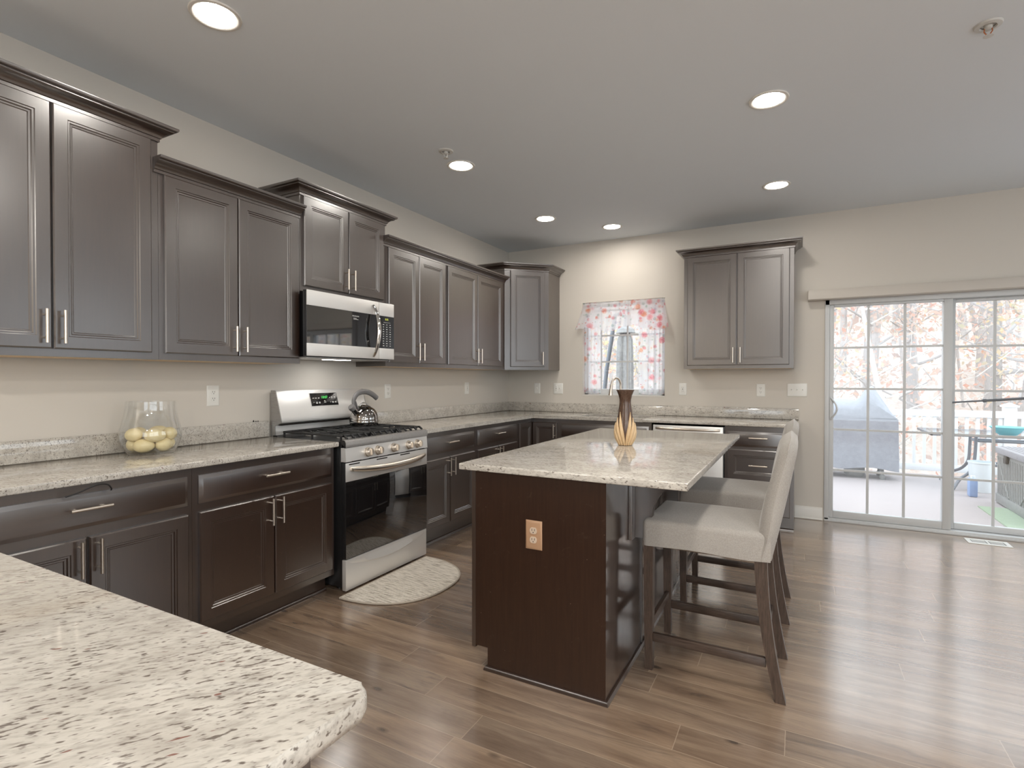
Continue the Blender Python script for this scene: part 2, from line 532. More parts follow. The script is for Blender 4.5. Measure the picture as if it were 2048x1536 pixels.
def lathe(bm, prof, c, seg=32, cap=True):
    rings = []
    for r, z in prof:
        if r < 1e-5:
            rings.append([bm.verts.new((c[0], c[1], c[2] + z))])
        else:
            rings.append([bm.verts.new((c[0] + r * math.cos(2 * PI * k / seg), c[1] + r * math.sin(2 * PI * k / seg), c[2] + z)) for k in range(seg)])
    for a, b in zip(rings, rings[1:]):
        for k in range(seg):
            k2 = (k + 1) % seg
            if len(a) == 1 and len(b) == 1:
                continue
            if len(a) == 1:
                bm.faces.new((a[0], b[k], b[k2]))
            elif len(b) == 1:
                bm.faces.new((a[k], a[k2], b[0]))
            else:
                bm.faces.new((a[k], a[k2], b[k2], b[k]))
    if cap:
        for rg in (rings[0], rings[-1]):
            if len(rg) > 1:
                bm.faces.new(rg)
    return bm


def tube(bm, pts, rad, seg=10, cap=True, flat=None):
    """round tube along pts; rad a number or a list; flat=(sx, sy) scales the section"""
    pts = [Vector(p) for p in pts]
    n = len(pts)
    rs = rad if isinstance(rad, (list, tuple)) else [rad] * n
    rings = []
    up = None
    for i, p in enumerate(pts):
        d = (pts[min(i + 1, n - 1)] - pts[max(i - 1, 0)]).normalized()
        if up is None:
            up = Vector((0, 0, 1)) if abs(d.z) < 0.9 else Vector((1, 0, 0))
        u = (up - d * up.dot(d)).normalized()
        w = d.cross(u)
        up = u
        fx, fy = flat or (1, 1)
        rings.append([bm.verts.new(p + (u * math.cos(2 * PI * k / seg) * fx + w * math.sin(2 * PI * k / seg) * fy) * rs[i]) for k in range(seg)])
    for a, b in zip(rings, rings[1:]):
        for k in range(seg):
            bm.faces.new((a[k], a[(k + 1) % seg], b[(k + 1) % seg], b[k]))
    if cap:
        bm.faces.new(rings[0])
        bm.faces.new(rings[-1])
    return bm


def arc(fn, n, a0=0.0, a1=1.0):
    return [fn(a0 + (a1 - a0) * i / n) for i in range(n + 1)]


def smooth_pts(pts, n=6):
    """Catmull-Rom through pts"""
    P = [Vector(p) for p in pts]
    P = [P[0]] + P + [P[-1]]
    out = []
    for i in range(1, len(P) - 2):
        p0, p1, p2, p3 = P[i - 1:i + 3]
        for k in range(n):
            s = k / n
            out.append(0.5 * ((2 * p1) + (p2 - p0) * s + (2 * p0 - 5 * p1 + 4 * p2 - p3) * s * s + (3 * p1 - p0 - 3 * p2 + p3) * s ** 3))
    out.append(P[-2])
    return out


class Fr:
    """a vertical working plane: u along it, v up, n out of it"""
    def __init__(self, o, u, n):
        self.o, self.u, self.n = Vector(o), Vector(u).normalized(), Vector(n).normalized()

    def P(self, u, v, n):
        return self.o + self.u * u + self.n * n + Vector((0, 0, v))


LEFT = Fr((0, 0, 0), (0, 1, 0), (1, 0, 0))       # left wall, u = y, n = x
BACK = Fr((0, 0, 0), (1, 0, 0), (0, -1, 0))      # back wall, u = x, n = -y


def fbox(bm, f, u0, u1, v0, v1, n0, n1, bev=0.0):
    vs_ = [bm.verts.new(f.P(u, v, n)) for v in (v0, v1) for n in (n0, n1) for u in (u0, u1)]
    F_ = [(0, 1, 3, 2), (4, 6, 7, 5), (0, 4, 5, 1), (2, 3, 7, 6), (0, 2, 6, 4), (1, 5, 7, 3)]
    fs = [bm.faces.new([vs_[i] for i in q]) for q in F_]
    if bev > 0:
        bmesh.ops.bevel(bm, geom=list({e for q in fs for e in q.edges}), offset=bev, segments=2, profile=0.5, affect='EDGES')
    return bm


def loft_rect(bm, f, u0, u1, v0, v1, rings):
    """nested rectangles: rings of (inset, n)"""
    prev = None
    first = None
    for ins, n in rings:
        q = [bm.verts.new(f.P(*p, n)) for p in ((u0 + ins, v0 + ins), (u1 - ins, v0 + ins), (u1 - ins, v1 - ins), (u0 + ins, v1 - ins))]
        if prev:
            for k in range(4):
                bm.faces.new((prev[k], prev[(k + 1) % 4], q[(k + 1) % 4], q[k]))
        else:
            first = q
        prev = q
    bm.faces.new(prev)
    bm.faces.new(first[::-1])
    return bm


def panel_door(f, u0, u1, v0, v1, n0, fw=0.052):
    T = 0.02
    return loft_rect(BM(), f, u0, u1, v0, v1, [(0, n0), (0, n0 + T - 0.005), (0.005, n0 + T), (fw, n0 + T), (fw + 0.003, n0 + T - 0.004), (fw + 0.009, n0 + T - 0.004),
                                               (fw + 0.013, n0 + T - 0.009), (fw + 0.019, n0 + T - 0.0095), (fw + 0.022, n0 + T - 0.0125)])


def slab_front(f, u0, u1, v0, v1, n0):
    T = 0.02
    return loft_rect(BM(), f, u0, u1, v0, v1, [(0, n0), (0, n0 + 0.009), (0.004, n0 + 0.011), (0.015, n0 + T - 0.001), (0.018, n0 + T)])


def bar_handle(f, u, v, n, vertical, L, parent):
    bm = BM()
    h = L / 2
    if vertical:
        tube(bm, [f.P(u, v - h, n + 0.03), f.P(u, v + h, n + 0.03)], 0.006, 12)
        for s in (-1, 1):
            tube(bm, [f.P(u, v + s * h * 0.68, n), f.P(u, v + s * h * 0.68, n + 0.03)], 0.0042, 8)
    else:
        tube(bm, [f.P(u - h, v, n + 0.03), f.P(u + h, v, n + 0.03)], 0.006, 12)
        for s in (-1, 1):
            tube(bm, [f.P(u + s * h * 0.68, v, n), f.P(u + s * h * 0.68, v, n + 0.03)], 0.0042, 8)
    return obj('handle', bm, M['nickel'], parent)


def sweep(bm, path, prof, z):
    """mitred moulding: path of (x, y) whose right-hand side is outside, prof of (out, up)"""
    P = [Vector((p[0], p[1])) for p in path]
    n = len(P)
    offs = []
    for i in range(n):
        ns = []
        if i > 0:
            d = (P[i] - P[i - 1]).normalized()
            ns.append(Vector((d.y, -d.x)))
        if i < n - 1:
            d = (P[i + 1] - P[i]).normalized()
            ns.append(Vector((d.y, -d.x)))
        if len(ns) == 1:
            offs.append(ns[0])
        else:
            b = (ns[0] + ns[1]).normalized()
            offs.append(b / max(0.2, b.dot(ns[0])))
    rings = [[bm.verts.new((P[i].x + offs[i].x * o, P[i].y + offs[i].y * o, z + u)) for o, u in prof] for i in range(n)]
    m = len(prof)
    for a, b in zip(rings, rings[1:]):
        for k in range(m):
            bm.faces.new((a[k], a[(k + 1) % m], b[(k + 1) % m], b[k]))
    bm.faces.new(rings[0])
    bm.faces.new(rings[-1][::-1])
    return bm


CROWN = [(0, -0.010), (0.007, -0.010), (0.007, 0.004), (0.012, 0.006), (0.015, 0.013), (0.022, 0.023), (0.033, 0.031), (0.046, 0.035), (0.052, 0.040),
         (0.052, 0.045), (0.064, 0.048), (0.067, 0.052), (0.067, 0.062), (0, 0.062)]

# ================================================================== room shell
XR, YF = 6.6, -9.2     # far right wall, wall behind the camera
WX0, WX1, WZ0, WZ1 = 0.948, 1.853, 1.105, 2.138     # kitchen window opening
DX0, DX1, DZ1 = 3.289, 5.10, 2.012                  # sliding door opening

struct('floor', box(BM(), -0.15, XR + 0.15, YF - 0.15, 0.0, -0.12, 0.0), M['floor'])
struct('ceiling', box(BM(), -0.15, XR + 0.15, YF - 0.15, 0.15, H, H + 0.12), M['ceiling'])
struct('wall_left', box(BM(), -0.15, 0.0, YF - 0.15, 0.15, 0.0, H), M['wall'])
bm = BM()
for x0, x1, z0, z1 in ((0, WX0, 0, H), (WX0, WX1, 0, WZ0), (WX0, WX1, WZ1, H), (WX1, DX0, 0, H), (DX0, DX1, DZ1, H), (DX1, 5.42, 0, H), (5.42, 6.45, 0, .8), (5.42, 6.45, 2.2, H), (6.45, XR, 0, H)):  # opening past the sliding door is added, unseen, to brighten cabinet reflections
    box(bm, x0, x1, 0.0, 0.15, z0, z1)
struct('wall_back', bm, M['wall'])
bm = BM()
RW = [(-2.9, -0.9, 1.25, 2.4), (-8.4, -4.3, 0.9, 2.5)]  # openings of the added daylight windows
ys = [YF, -8.4, -4.3, -2.9, -0.9, 0.0]
for a, b in zip(ys, ys[1:]):
    win = [w for w in RW if w[0] == a]
    if win:
        box(bm, XR, XR + 0.15, a, b, 0, win[0][2])
        box(bm, XR, XR + 0.15, a, b, win[0][3], H)
    else:
        box(bm, XR, XR + 0.15, a, b, 0, H)
struct('wall_right', bm, M['wall'])
bm = BM()
FWX = (3.4, 6.0)  # unseen opening added behind the camera for more ambient daylight
for x0, x1, z0, z1 in ((0, FWX[0], 0, H), (FWX[0], FWX[1], 0, .3), (FWX[0], FWX[1], 2.35, H), (FWX[1], XR, 0, H)):
    box(bm, x0, x1, YF - 0.15, YF, z0, z1)
struct('wall_front', bm, M['wall'])

# unseen windows added to the right wall to brighten cabinets and room
for i, (a, b, z0, z1) in enumerate(RW):
    bm = BM()
    for d in ((XR + .03, XR + .09, a, b, z0, z0 + .06), (XR + .03, XR + .09, a, b, z1 - .06, z1), (XR + .03, XR + .09, a, a + .06, z0, z1), (XR + .03, XR + .09, b - .06, b, z0, z1),
              (XR + .03, XR + .09, (a + b) / 2 - .04, (a + b) / 2 + .04, z0, z1), (XR + .04, XR + .08, a, b, (z0 + z1) / 2 - .02, (z0 + z1) / 2 + .02)):
        box(bm, *d)
    w = struct('window_%d' % (i + 2), bm, M['vinyl'])

# base boards
BB = [(0, 0), (0.016, 0), (0.016, 0.088), (0.012, 0.096), (0.008, 0.102), (0.006, 0.112), (0, 0.114)]
bm = BM()
prism(bm, [(-p[0], p[1]) for p in BB], 3.052, DX0 - 0.012, 'x')
tube(bm, [(3.052, -0.022, 0.008), (DX0 - 0.012, -0.022, 0.008)], 0.009, 8)
prism(bm, [(-p[0], p[1]) for p in BB], DX1 + 0.012, XR, 'x')
struct('baseboard_back', bm, M['trim'])
bm = BM()
prism(bm, [(XR - p[0], p[1]) for p in BB], YF, 0.0, 'y')
struct('baseboard_right', bm, M['trim'])

# ------------------------------------------------------------------ kitchen window
bm = BM()
yA, yB = 0.075, 0.135
fwid = 0.045
for d in ((WX0, WX1, yA, yB, WZ0, WZ0 + .075), (WX0, WX1, yA, yB, WZ1 - fwid, WZ1), (WX0, WX0 + fwid, yA, yB, WZ0, WZ1), (WX1 - fwid, WX1, yA, yB, WZ0, WZ1)):
    box(bm, *d, bev=0.004)
cxw = (WX0 + WX1) / 2 + 0.03
for z in (1.481, 1.772, 2.052):
    box(bm, WX0 + fwid, WX1 - fwid, 0.10, 0.115, z - .009, z + .009)
for xx in (cxw - 0.30, cxw, cxw + 0.30):
    box(bm, xx - .009, xx + .009, 0.101, 0.114, WZ0 + .07, WZ1 - fwid)
win1 = struct('window_1', bm, M['vinyl'])
obj('window_sill', box(BM(), WX0, WX1, 0.0, 0.076, WZ0 - 0.001, WZ0 + 0.012), M['trim'], win1)
obj('pane', box(BM(), WX0 + .03, WX1 - .03, 0.1055, 0.1095, WZ0 + .06, WZ1 - .03), M['glass'], win1)
obj('window_latch', box(BM(), cxw + .02, cxw + .10, 0.066, 0.076, 2.03, 2.05), M['trim'], win1)

# ------------------------------------------------------------------ sliding glass door
door = None
bm = BM()
fy0, fy1 = -0.012, 0.14
box(bm, DX0 - .001, DX0 + 0.036, fy0, fy1, 0.0, DZ1, bev=0.003)
box(bm, DX1 - 0.036, DX1, fy0, fy1, 0.0, DZ1, bev=0.003)
box(bm, DX0, DX1, fy0, fy1, DZ1 - 0.05, DZ1, bev=0.003)
box(bm, DX0, DX1, fy0, fy1, 0.0, 0.032, bev=0.003)
box(bm, DX0, DX1, fy0 - 0.010, fy0, 0.0, 0.018, bev=0.003)
door = struct('door_1', bm, M['vinyl'])


def door_sash(name, x0, x1, y0, y1, gx0, gx1, gz0, gz1, z0, z1):
    bm = BM()
    box(bm, x0, gx0, y0, y1, z0, z1, bev=0.004)
    box(bm, gx1, x1, y0, y1, z0, z1, bev=0.004)
    box(bm, gx0, gx1, y0, y1, z0, gz0, bev=0.004)
    box(bm, gx0, gx1, y0, y1, gz1, z1, bev=0.004)
    s = obj(name, bm, M['vinyl'], door)
    ym = (y0 + y1) / 2
    g = BM()
    for k in (1, 2):
        xx = gx0 + (gx1 - gx0) * k / 3
        box(g, xx - .010, xx + .010, ym - .006, ym + .006, gz0, gz1)
    for k in range(1, 5):
        zz = gz0 + (gz1 - gz0) * k / 5
        box(g, gx0, gx1, ym - .0055, ym + .0055, zz - .009, zz + .009)
    obj('muntin_grid', g, M['vinyl'], s)
    obj('pane', box(BM(), gx0 - .01, gx1 + .01, ym - .002, ym + .002, gz0 - .01, gz1 + .01), M['glass'], s)
    return s


sash = door_sash('sliding_panel', DX0 + 0.036, 4.205, 0.0, 0.045, 3.36, 4.145, 0.098, 1.942, 0.034, 1.962)
door_sash('fixed_panel', 4.15, DX1 - 0.036, 0.06, 0.105, 4.235, 5.00, 0.085, 1.935, 0.034, 1.962)
bm = BM()
hx = DX0 + 0.047
box(bm, hx - 0.008, hx + 0.012, -0.008, 0.0, 0.925, 1.125, bev=0.003)
pts = arc(lambda s: (hx + 0.004 + 0.045 * math.sin(PI * s), -0.010 - 0.022 * math.sin(PI * s), 0.93 + 0.19 * s), 16)
tube(bm, pts, 0.007, 8, flat=(1, 1.4))
obj('door_handle', bm, M['vinyl'], sash)

hr = thing('blind_headrail', 'putty coloured blind headrail above the sliding glass door', 'blind', (4.2, -0.05, 2.004))
bm = prism(BM(), [(0.0, 2.005), (-0.082, 2.005), (-0.092, 2.013), (-0.092, 2.078), (-0.082, 2.094), (0.0, 2.094)], 3.155, 5.3, 'x')
obj('valance_board', bm, M['headrail'], hr)
obj('end_cap', box(BM(), 3.151, 3.156, -0.0925, -0.001, 2.0045, 2.0945, bev=0.002), M['headrail'], hr)

sb = thing('security_bar', 'dark grey security bar across the fixed pane of the sliding door', 'bar', (4.63, 0.045, 1.12))
bm = BM()
tube(bm, [(4.212, 0.046, 1.097), (4.43, 0.046, 1.117)], 0.007, 10)
obj('inner_rod', bm, M['umb_metal'], sb)
bm = BM()
tube(bm, [(4.42, 0.046, 1.116), (5.063, 0.046, 1.176)], 0.0105, 10)
tube(bm, [(4.412, 0.046, 1.1153), (4.432, 0.046, 1.1172)], 0.015, 10)
obj('outer_tube', bm, M['umb_metal'], sb)

# floor register
fv = thing('floor_vent', 'white floor register with dark slots in front of the sliding door', 'vent', (4.40, -0.158, 0.0))
bm = BM()
vx0, vx1, vy0, vy1 = 4.268, 4.536, -0.235, -0.085
box(bm, vx0, vx1, vy0, vy0 + .03, 0, .005, bev=.0015)
box(bm, vx0, vx1, vy1 - .03, vy1, 0, .005, bev=.0015)
box(bm, vx0, vx0 + .03, vy0 + .029, vy1 - .029, 0, .005)
box(bm, vx1 - .03, vx1, vy0 + .029, vy1 - .029, 0, .005)
box(bm, 4.394, 4.410, vy0 + .029, vy1 - .029, 0, .0045)
for k in range(1, 9):
    for xa, xb in ((4.298, 4.394), (4.410, 4.506)):
        xx = xa + (xb - xa) * k / 9
        box(bm, xx - .0028, xx + .0028, vy0 + .029, vy1 - .029, 0, .004)
obj('grille', bm, M['plate'], fv)
obj('duct_opening', box(BM(), vx0 + .028, vx1 - .028, vy0 + .028, vy1 - .028, 0.0003, .0012), M['dark'], fv)

# ================================================================== cabinets
ZB, ZT1, ZT2 = 1.388, 2.464, 2.312     # underside, tops of the tall and of the short wall cabinets
UD = 0.305                              # wall cabinet depth


def wall_cabinet(label, f, u0, u1, v0, v1, doors, crown, loc, hand_v=None, group=None):
    """doors: (u0, u1, handle side +1 / -1)"""
    t = thing('wall_cabinet', label, 'cabinet', loc, group)
    bm = fbox(BM(), f, u0, u1, v0, v1, 0.002, UD)
    obj('carcass', bm, M['esp'], t)
    fb = fbox(BM(), f, u0 + 0.02, u1 - 0.02, v0 - 0.0005, v0 + 0.002, 0.02, UD - 0.02)
    obj('bottom_panel', fb, M['petal'], t)
    for a, b, side in doors:
        d = obj('door', panel_door(f, a, b, v0 + 0.033, v1 - 0.012, UD), M['esp'], t)
        hu = b - 0.028 if side > 0 else a + 0.028
        bar_handle(f, hu, v0 + 0.033 + 0.092, UD + 0.02, True, 0.14, d)
    if crown:
        obj('crown_molding', sweep(BM(), crown, CROWN, v1), M['esp_y'] if f is LEFT else M['esp_x'], t)
    return t


# path direction is chosen so that the outside lies on its right-hand side
wall_cabinet('tall wall cabinet above the glass jar of eggs, highest run end of the range wall', LEFT, -5.0, -4.143, ZB, ZT1, [(-4.962, -4.574, 1), (-4.568, -4.181, -1)],
             [(UD + .002, -5.0), (UD + .002, -4.143), (0.0, -4.143)][::1], (UD / 2, -4.57, ZB))
wall_cabinet('shorter wall cabinet between the tall one and the microwave', LEFT, -4.142, -3.301, ZB, ZT2, [(-4.120, -3.731, 1), (-3.725, -3.323, -1)],
             [(UD + .002, -4.165), (UD + .002, -3.301)], (UD / 2, -3.72, ZB))
wall_cabinet('small raised wall cabinet directly above the microwave', LEFT, -3.299, -2.512, 1.851, ZT1, [(-3.277, -2.902, 1), (-2.896, -2.545, -1)],
             [(0.0, -3.299), (UD + .002, -3.299), (UD + .002, -2.512), (0.0, -2.512)], (UD / 2, -2.9, 1.851))
wall_cabinet('two-door wall cabinet just past the microwave', LEFT, -2.510, -1.729, ZB, ZT2, [(-2.488, -2.122, 1), (-2.116, -1.747, -1)],
             [(UD + .002, -2.545), (UD + .002, -1.729)], (UD / 2, -2.12, ZB))
wall_cabinet('two-door wall cabinet beside the angled corner cabinet', LEFT, -1.728, -0.650, ZB, ZT2, [(-1.706, -1.216, 1), (-1.208, -0.712, -1)],
             [(UD + .002, -1.728), (UD + .002, -0.655)], (UD / 2, -1.2, ZB))

# diagonal corner cabinet
t = thing('wall_cabinet', 'angled single-door wall cabinet in the corner beside the curtained window', 'cabinet', (0.33, -0.32, ZB))
CP = [(0.002, -0.643), (0.305, -0.643), (0.668, -0.305), (0.668, -0.002), (0.002, -0.002)]
obj('carcass', prism(BM(), CP, ZB, ZT1, 'z'), M['esp'], t)
dv = Vector((0.668 - 0.305, -0.305 + 0.643, 0))
DIA = Fr((0.305, -0.643, 0), dv, (dv.y, -dv.x, 0))
DL = dv.length
d = obj('door', panel_door(DIA, 0.062, DL - 0.048, ZB + 0.033, ZT1 - 0.012, 0.0), M['esp'], t)
bar_handle(DIA, DL - 0.048 - 0.028, ZB + 0.125, 0.02, True, 0.14, d)
obj('crown_molding', sweep(BM(), [(0.0, -0.643), (0.305, -0.643), (0.668, -0.305), (0.668, 0.0)], CROWN, ZT1), M['esp_y'], t)

wall_cabinet('free-standing two-door wall cabinet between the window and the sliding door', BACK, 2.101, 3.040, ZB, ZT1, [(2.134, 2.572, 1), (2.578, 3.006, -1)],
             [(2.101, 0.0), (2.101, -UD - .002), (3.040, -UD - .002), (3.040, 0.0)], (2.57, -UD / 2, ZB))

BD = 0.61           # base cabinet depth, counters 0.648 deep
ZC = 0.914
TOPT = 0.03
DRW = (0.711, 0.843)
DOR = (0.150, 0.671)


def base_carcass(f, u0, u1, t, end=None):
    bm = fbox(BM(), f, u0, u1, 0.11, ZC - TOPT - 0.001, 0.002, BD)
    obj('carcass', bm, M['esp'], t)
    bm = fbox(BM(), f, u0, u1, 0.0, 0.1095, 0.05, BD - 0.075)
    obj('toe_kick', bm, M['esp_y'] if f is LEFT else M['esp_x'], t)
    bm = BM()
    q = [(0.0, 0.0), (0.014, 0.0), (0.012, 0.010), (0.006, 0.017), (0.0, 0.019)]
    for a, b in zip([u0], [u1]):
        v0 = [bm.verts.new(f.P(a, z, BD - 0.075 + o)) for o, z in q]
        v1 = [bm.verts.new(f.P(b, z, BD - 0.075 + o)) for o, z in q]
        for k in range(5):
            bm.faces.new((v0[k], v0[(k + 1) % 5], v1[(k + 1) % 5], v1[k]))
        bm.faces.new(v0)
        bm.faces.new(v1)
    obj('shoe_molding', bm, M['esp_y'] if f is LEFT else M['esp_x'], t)


def base_cabinet(label, f, u0, u1, drawers, doors, loc, group=None, worn=None):
    t = thing('base_cabinet', label, 'cabinet', loc, group)
    base_carcass(f, u0, u1, t)
    for a, b in drawers:
        d = obj('drawer', slab_front(f, a, b, *DRW, BD), worn or (M['esp_y'] if f is LEFT else M['esp_x']), t)
        bar_handle(f, (a + b) / 2, sum(DRW) / 2 + 0.012, BD + 0.02, False, 0.14, d)
    for a, b, side in doors:
        d = obj('door', panel_door(f, a, b, *DOR, BD), worn or M['esp'], t)
        hu = b - 0.028 if side > 0 else a + 0.028
        bar_handle(f, hu, DOR[1] - 0.077, BD + 0.02, True, 0.14, d)
    return t


base_cabinet('base cabinet under the glass jar, meeting the granite peninsula', LEFT, -4.992, -4.166, [(-4.968, -4.190)], [(-4.968, -4.586, 1), (-4.577, -4.190, -1)], (0.3, -4.58, 0))
base_cabinet('base cabinet with smudged drawer beside the oven door, near side of the range', LEFT, -4.165, -3.312, [(-4.139, -3.336)], [(-4.139, -3.739, 1), (-3.732, -3.336, -1)], (0.3, -3.74, 0), None, M['esp_scuff'])
base_cabinet('base cabinet standing against the far side of the gas range', LEFT, -2.489, -1.719, [(-2.462, -1.746)], [(-2.462, -2.119, 1), (-2.111, -1.746, -1)], (0.3, -2.1, 0))
base_cabinet('base cabinet between the range-side cabinet and the corner unit', LEFT, -1.718, -0.934, [(-1.691, -0.961)], [(-1.691, -1.333, 1), (-1.325, -0.961, -1)], (0.3, -1.3, 0))

# corner base unit with a folding door pair
t = thing('base_cabinet', 'corner base cabinet with a folded door pair where the two counters meet', 'cabinet', (0.45, -0.45, 0))
CB = [(0.002, -0.933), (BD, -0.933), (BD, -BD), (0.929, -BD), (0.929, -0.002), (0.002, -0.002)]
obj('carcass', prism(BM(), CB, 0.11, ZC - TOPT - 0.001, 'z'), M['esp'], t)
CK = [(0.05, -0.933), (BD - .075, -0.933), (BD - .075, -BD + .075), (0.929, -BD + .075), (0.929, -0.05), (0.05, -0.05)]
obj('toe_kick', prism(BM(), CK, 0.0, 0.1095, 'z'), M['esp_y'], t)
obj('door', panel_door(LEFT, -0.907, -0.634, DOR[0], DRW[1], BD, 0.045), M['esp'], t)
d = obj('door', panel_door(BACK, 0.634, 0.906, DOR[0], DRW[1], BD, 0.045), M['esp'], t)
bar_handle(BACK, 0.882, DRW[1] - 0.085, BD + 0.02, True, 0.14, d)

# sink base
t = thing('base_cabinet', 'sink base cabinet with a plain false front below the curtained window', 'cabinet', (1.4, -0.3, 0))
base_carcass(BACK, 0.930, 1.868, t)
obj('false_front', slab_front(BACK, 0.955, 1.843, *DRW, BD), M['esp_x'], t)
for a, b, s in ((0.955, 1.395, 1), (1.403, 1.843, -1)):
    d = obj('door', panel_door(BACK, a, b, *DOR, BD), M['esp'], t)
    bar_handle(BACK, b - 0.028 if s > 0 else a + 0.028, DOR[1] - 0.077, BD + 0.02, True, 0.14, d)

# three-drawer cabinet at the end of the back run
t = thing('base_cabinet', 'three-drawer base cabinet at the counter end beside the sliding door', 'cabinet', (2.78, -0.3, 0))
base_carcass(BACK, 2.510, 3.050, t)
d = obj('drawer', slab_front(BACK, 2.532, 3.022, 0.705, 0.836, BD), M['esp_x'], t)
bar_handle(BACK, 2.778, 0.785, BD + 0.02, False, 0.145, d)
for v0, v1 in ((0.417, 0.680), (0.128, 0.394)):
    d = obj('drawer', panel_door(BACK, 2.532, 3.022, v0, v1, BD, 0.05), M['esp_x'], t)
    bar_handle(BACK, 2.778, (v0 + v1) / 2, BD + 0.02, False, 0.145, d)

# ------------------------------------------------------------------ counters
def bevelled_slab(bm, poly, z0, z1, bev=0.006):
    prism(bm, poly, z0, z1, 'z')
    es = [e for e in bm.edges if abs(e.verts[0].co.z - e.verts[1].co.z) < 1e-6]
    bmesh.ops.bevel(bm, geom=es, offset=bev, segments=3, profile=0.5, affect='EDGES')
    return bm


t = thing('countertop', 'speckled granite countertop holding the glass jar, between peninsula and range', 'countertop', (0.32, -4.6, ZC - TOPT))
obj('slab', bevelled_slab(BM(), [(0.001, -6.1), (0.648, -6.1), (0.648, -3.306), (0.001, -3.306)], ZC - TOPT, ZC), M['granite_y'], t)
obj('backsplash', box(BM(), 0.001, 0.02, -6.1, -3.306, ZC + .0005, 1.016, bev=.002), M['granite_y'], t)

t = thing('countertop', 'L-shaped speckled granite countertop running from the range past the sink', 'countertop', (0.65, -0.65, ZC - TOPT))
SX0, SX1, SY0, SY1 = 1.09, 1.79, -0.545, -0.165      # sink cut-out
bm = BM()
bevelled_slab(bm, [(0.001, -2.494), (0.648, -2.494), (0.648, -0.648), (SX0, -0.648), (SX0, -0.001), (0.001, -0.001)], ZC - TOPT, ZC)
bm2 = bevelled_slab(BM(), [(SX1, -0.648), (3.086, -0.648), (3.086, -0.001), (SX1, -0.001)], ZC - TOPT, ZC)
me = bpy.data.meshes.new('tmp')
bm2.to_mesh(me)
bm2.free()
bm.from_mesh(me)
bpy.data.meshes.remove(me)
for y0, y1 in ((-0.648, SY0), (SY1, -0.001)):
    box(bm, SX0 - .004, SX1 + .004, y0, y1, ZC - TOPT + .0003, ZC)
obj('slab', bm, M['granite_x'], t)
obj('backsplash', box(BM(), 0.001, 0.02, -2.494, -0.0195, ZC + .0005, 1.016, bev=.002), M['granite_y'], t)
obj('backsplash', box(BM(), 0.001, 3.083, -0.02, -0.001, ZC + .0005, 1.016, bev=.002), M['granite_x'], t)

t = thing('countertop', 'pale granite peninsula countertop with a rounded corner and dull round mark', 'countertop', (1.6, -5.6, ZC - TOPT))
rc = 0.022
px1, py1 = 2.619, -5.131
poly = [(0.649, -6.1), (px1, -6.1)] + [(px1 - rc + rc * math.cos(a), py1 - rc + rc * math.sin(a)) for a in [PI / 2 * k / 5 for k in range(6)]] + [(0.649, py1)]
obj('slab', bevelled_slab(BM(), poly, ZC - TOPT, ZC, 0.008), M['granite_p'], t)

t = thing('base_cabinet', 'dark peninsula base cabinet hidden under the overhanging granite corner', 'cabinet', (1.6, -5.5, 0))
obj('carcass', box(BM(), 0.66, 2.532, -5.83, -5.158, 0.11, ZC - TOPT - .001), M['esp'], t)
obj('toe_kick', box(BM(), 0.66, 2.52, -5.80, -5.235, 0.0, .1095), M['esp_x'], t)
obj('end_panel', box(BM(), 2.5325, 2.552, -5.83, -5.172, 0.0, ZC - TOPT - .001), M['esp'], t)
f_ = Fr((0, -5.158, 0), (-1, 0, 0), (0, 1, 0))
for a, b in ((-2.50, -2.09), (-2.08, -1.67), (-1.66, -1.25)):
    d = obj('door', panel_door(f_, a, b, *DOR, 0.0), M['esp'], t)
    obj('drawer', slab_front(f_, a, b, *DRW, 0.0), M['esp_x'], t)

# black cord peeping out under the counter
cd = obj('power_cord', tube(BM(), smooth_pts([(0.640, -4.66, 0.846), (0.652, -4.62, 0.858), (0.656, -4.585, 0.872), (0.654, -4.55, 0.878), (0.655, -4.525, 0.872), (0.652, -4.512, 0.855), (0.642, -4.508, 0.846)]), 0.0028, 8), M['cord'])
tag(cd, 'thin black cord looping over a drawer below the counter with the jar', 'cord')

# ------------------------------------------------------------------ island
IX0, IX1, IY0, IY1 = 1.7287, 2.7264, -3.623, -1.6843
BX0, BX1, BY0, BY1 = 1.782, 2.413, -3.604, -1.712
t = thing('kitchen_island', 'dark brown kitchen island with an overhanging speckled granite top', 'island', (2.1, -2.65, 0))
obj('carcass', box(BM(), BX0 + .022, BX1 - .012, BY0 + .012, BY1 - .012, 0.10, ZC - TOPT - .001), M['esp'], t)
EP = [(BX0 + .024, 0.098), (1.868, 0.098), (1.868, 0.0), (BX1 - .0005, 0.0), (BX1 - .0005, ZC - TOPT - .001), (BX0 + .024, ZC - TOPT - .001)]
obj('end_panel', prism(BM(), EP, BY0, BY0 + .012, 'y'), M['scuff'], t)
obj('end_panel', prism(BM(), EP, BY1 - .012, BY1, 'y'), M['esp'], t)
obj('back_panel', box(BM(), BX1 - .012, BX1, BY0 + .0005, BY1 - .0005, 0.0, ZC - TOPT - .001), M['esp_gloss'], t)
obj('face_frame', box(BM(), BX0 + .004, BX0 + .0235, BY0 - .001, BY1 + .001, 0.088, ZC - TOPT - .001), M['esp'], t)
obj('toe_kick', box(BM(), 1.868, 1.885, BY0 + .012, BY1 - .012, 0.0, 0.0985), M['esp_y'], t)
bm = BM()
Q = [(0, 0), (0.013, 0), (0.012, 0.009), (0.007, 0.016), (0, 0.018)]
sweep(bm, [(1.866, BY1 - .02), (1.866, BY0 - .0005), (BX1 + .0005, BY0 - .0005), (BX1 + .0005, BY1 + .0005)], Q, 0.0)
obj('shoe_molding', bm, M['esp_x'], t)
FI = Fr((BX0 + .004, 0, 0), (0, -1, 0), (-1, 0, 0))
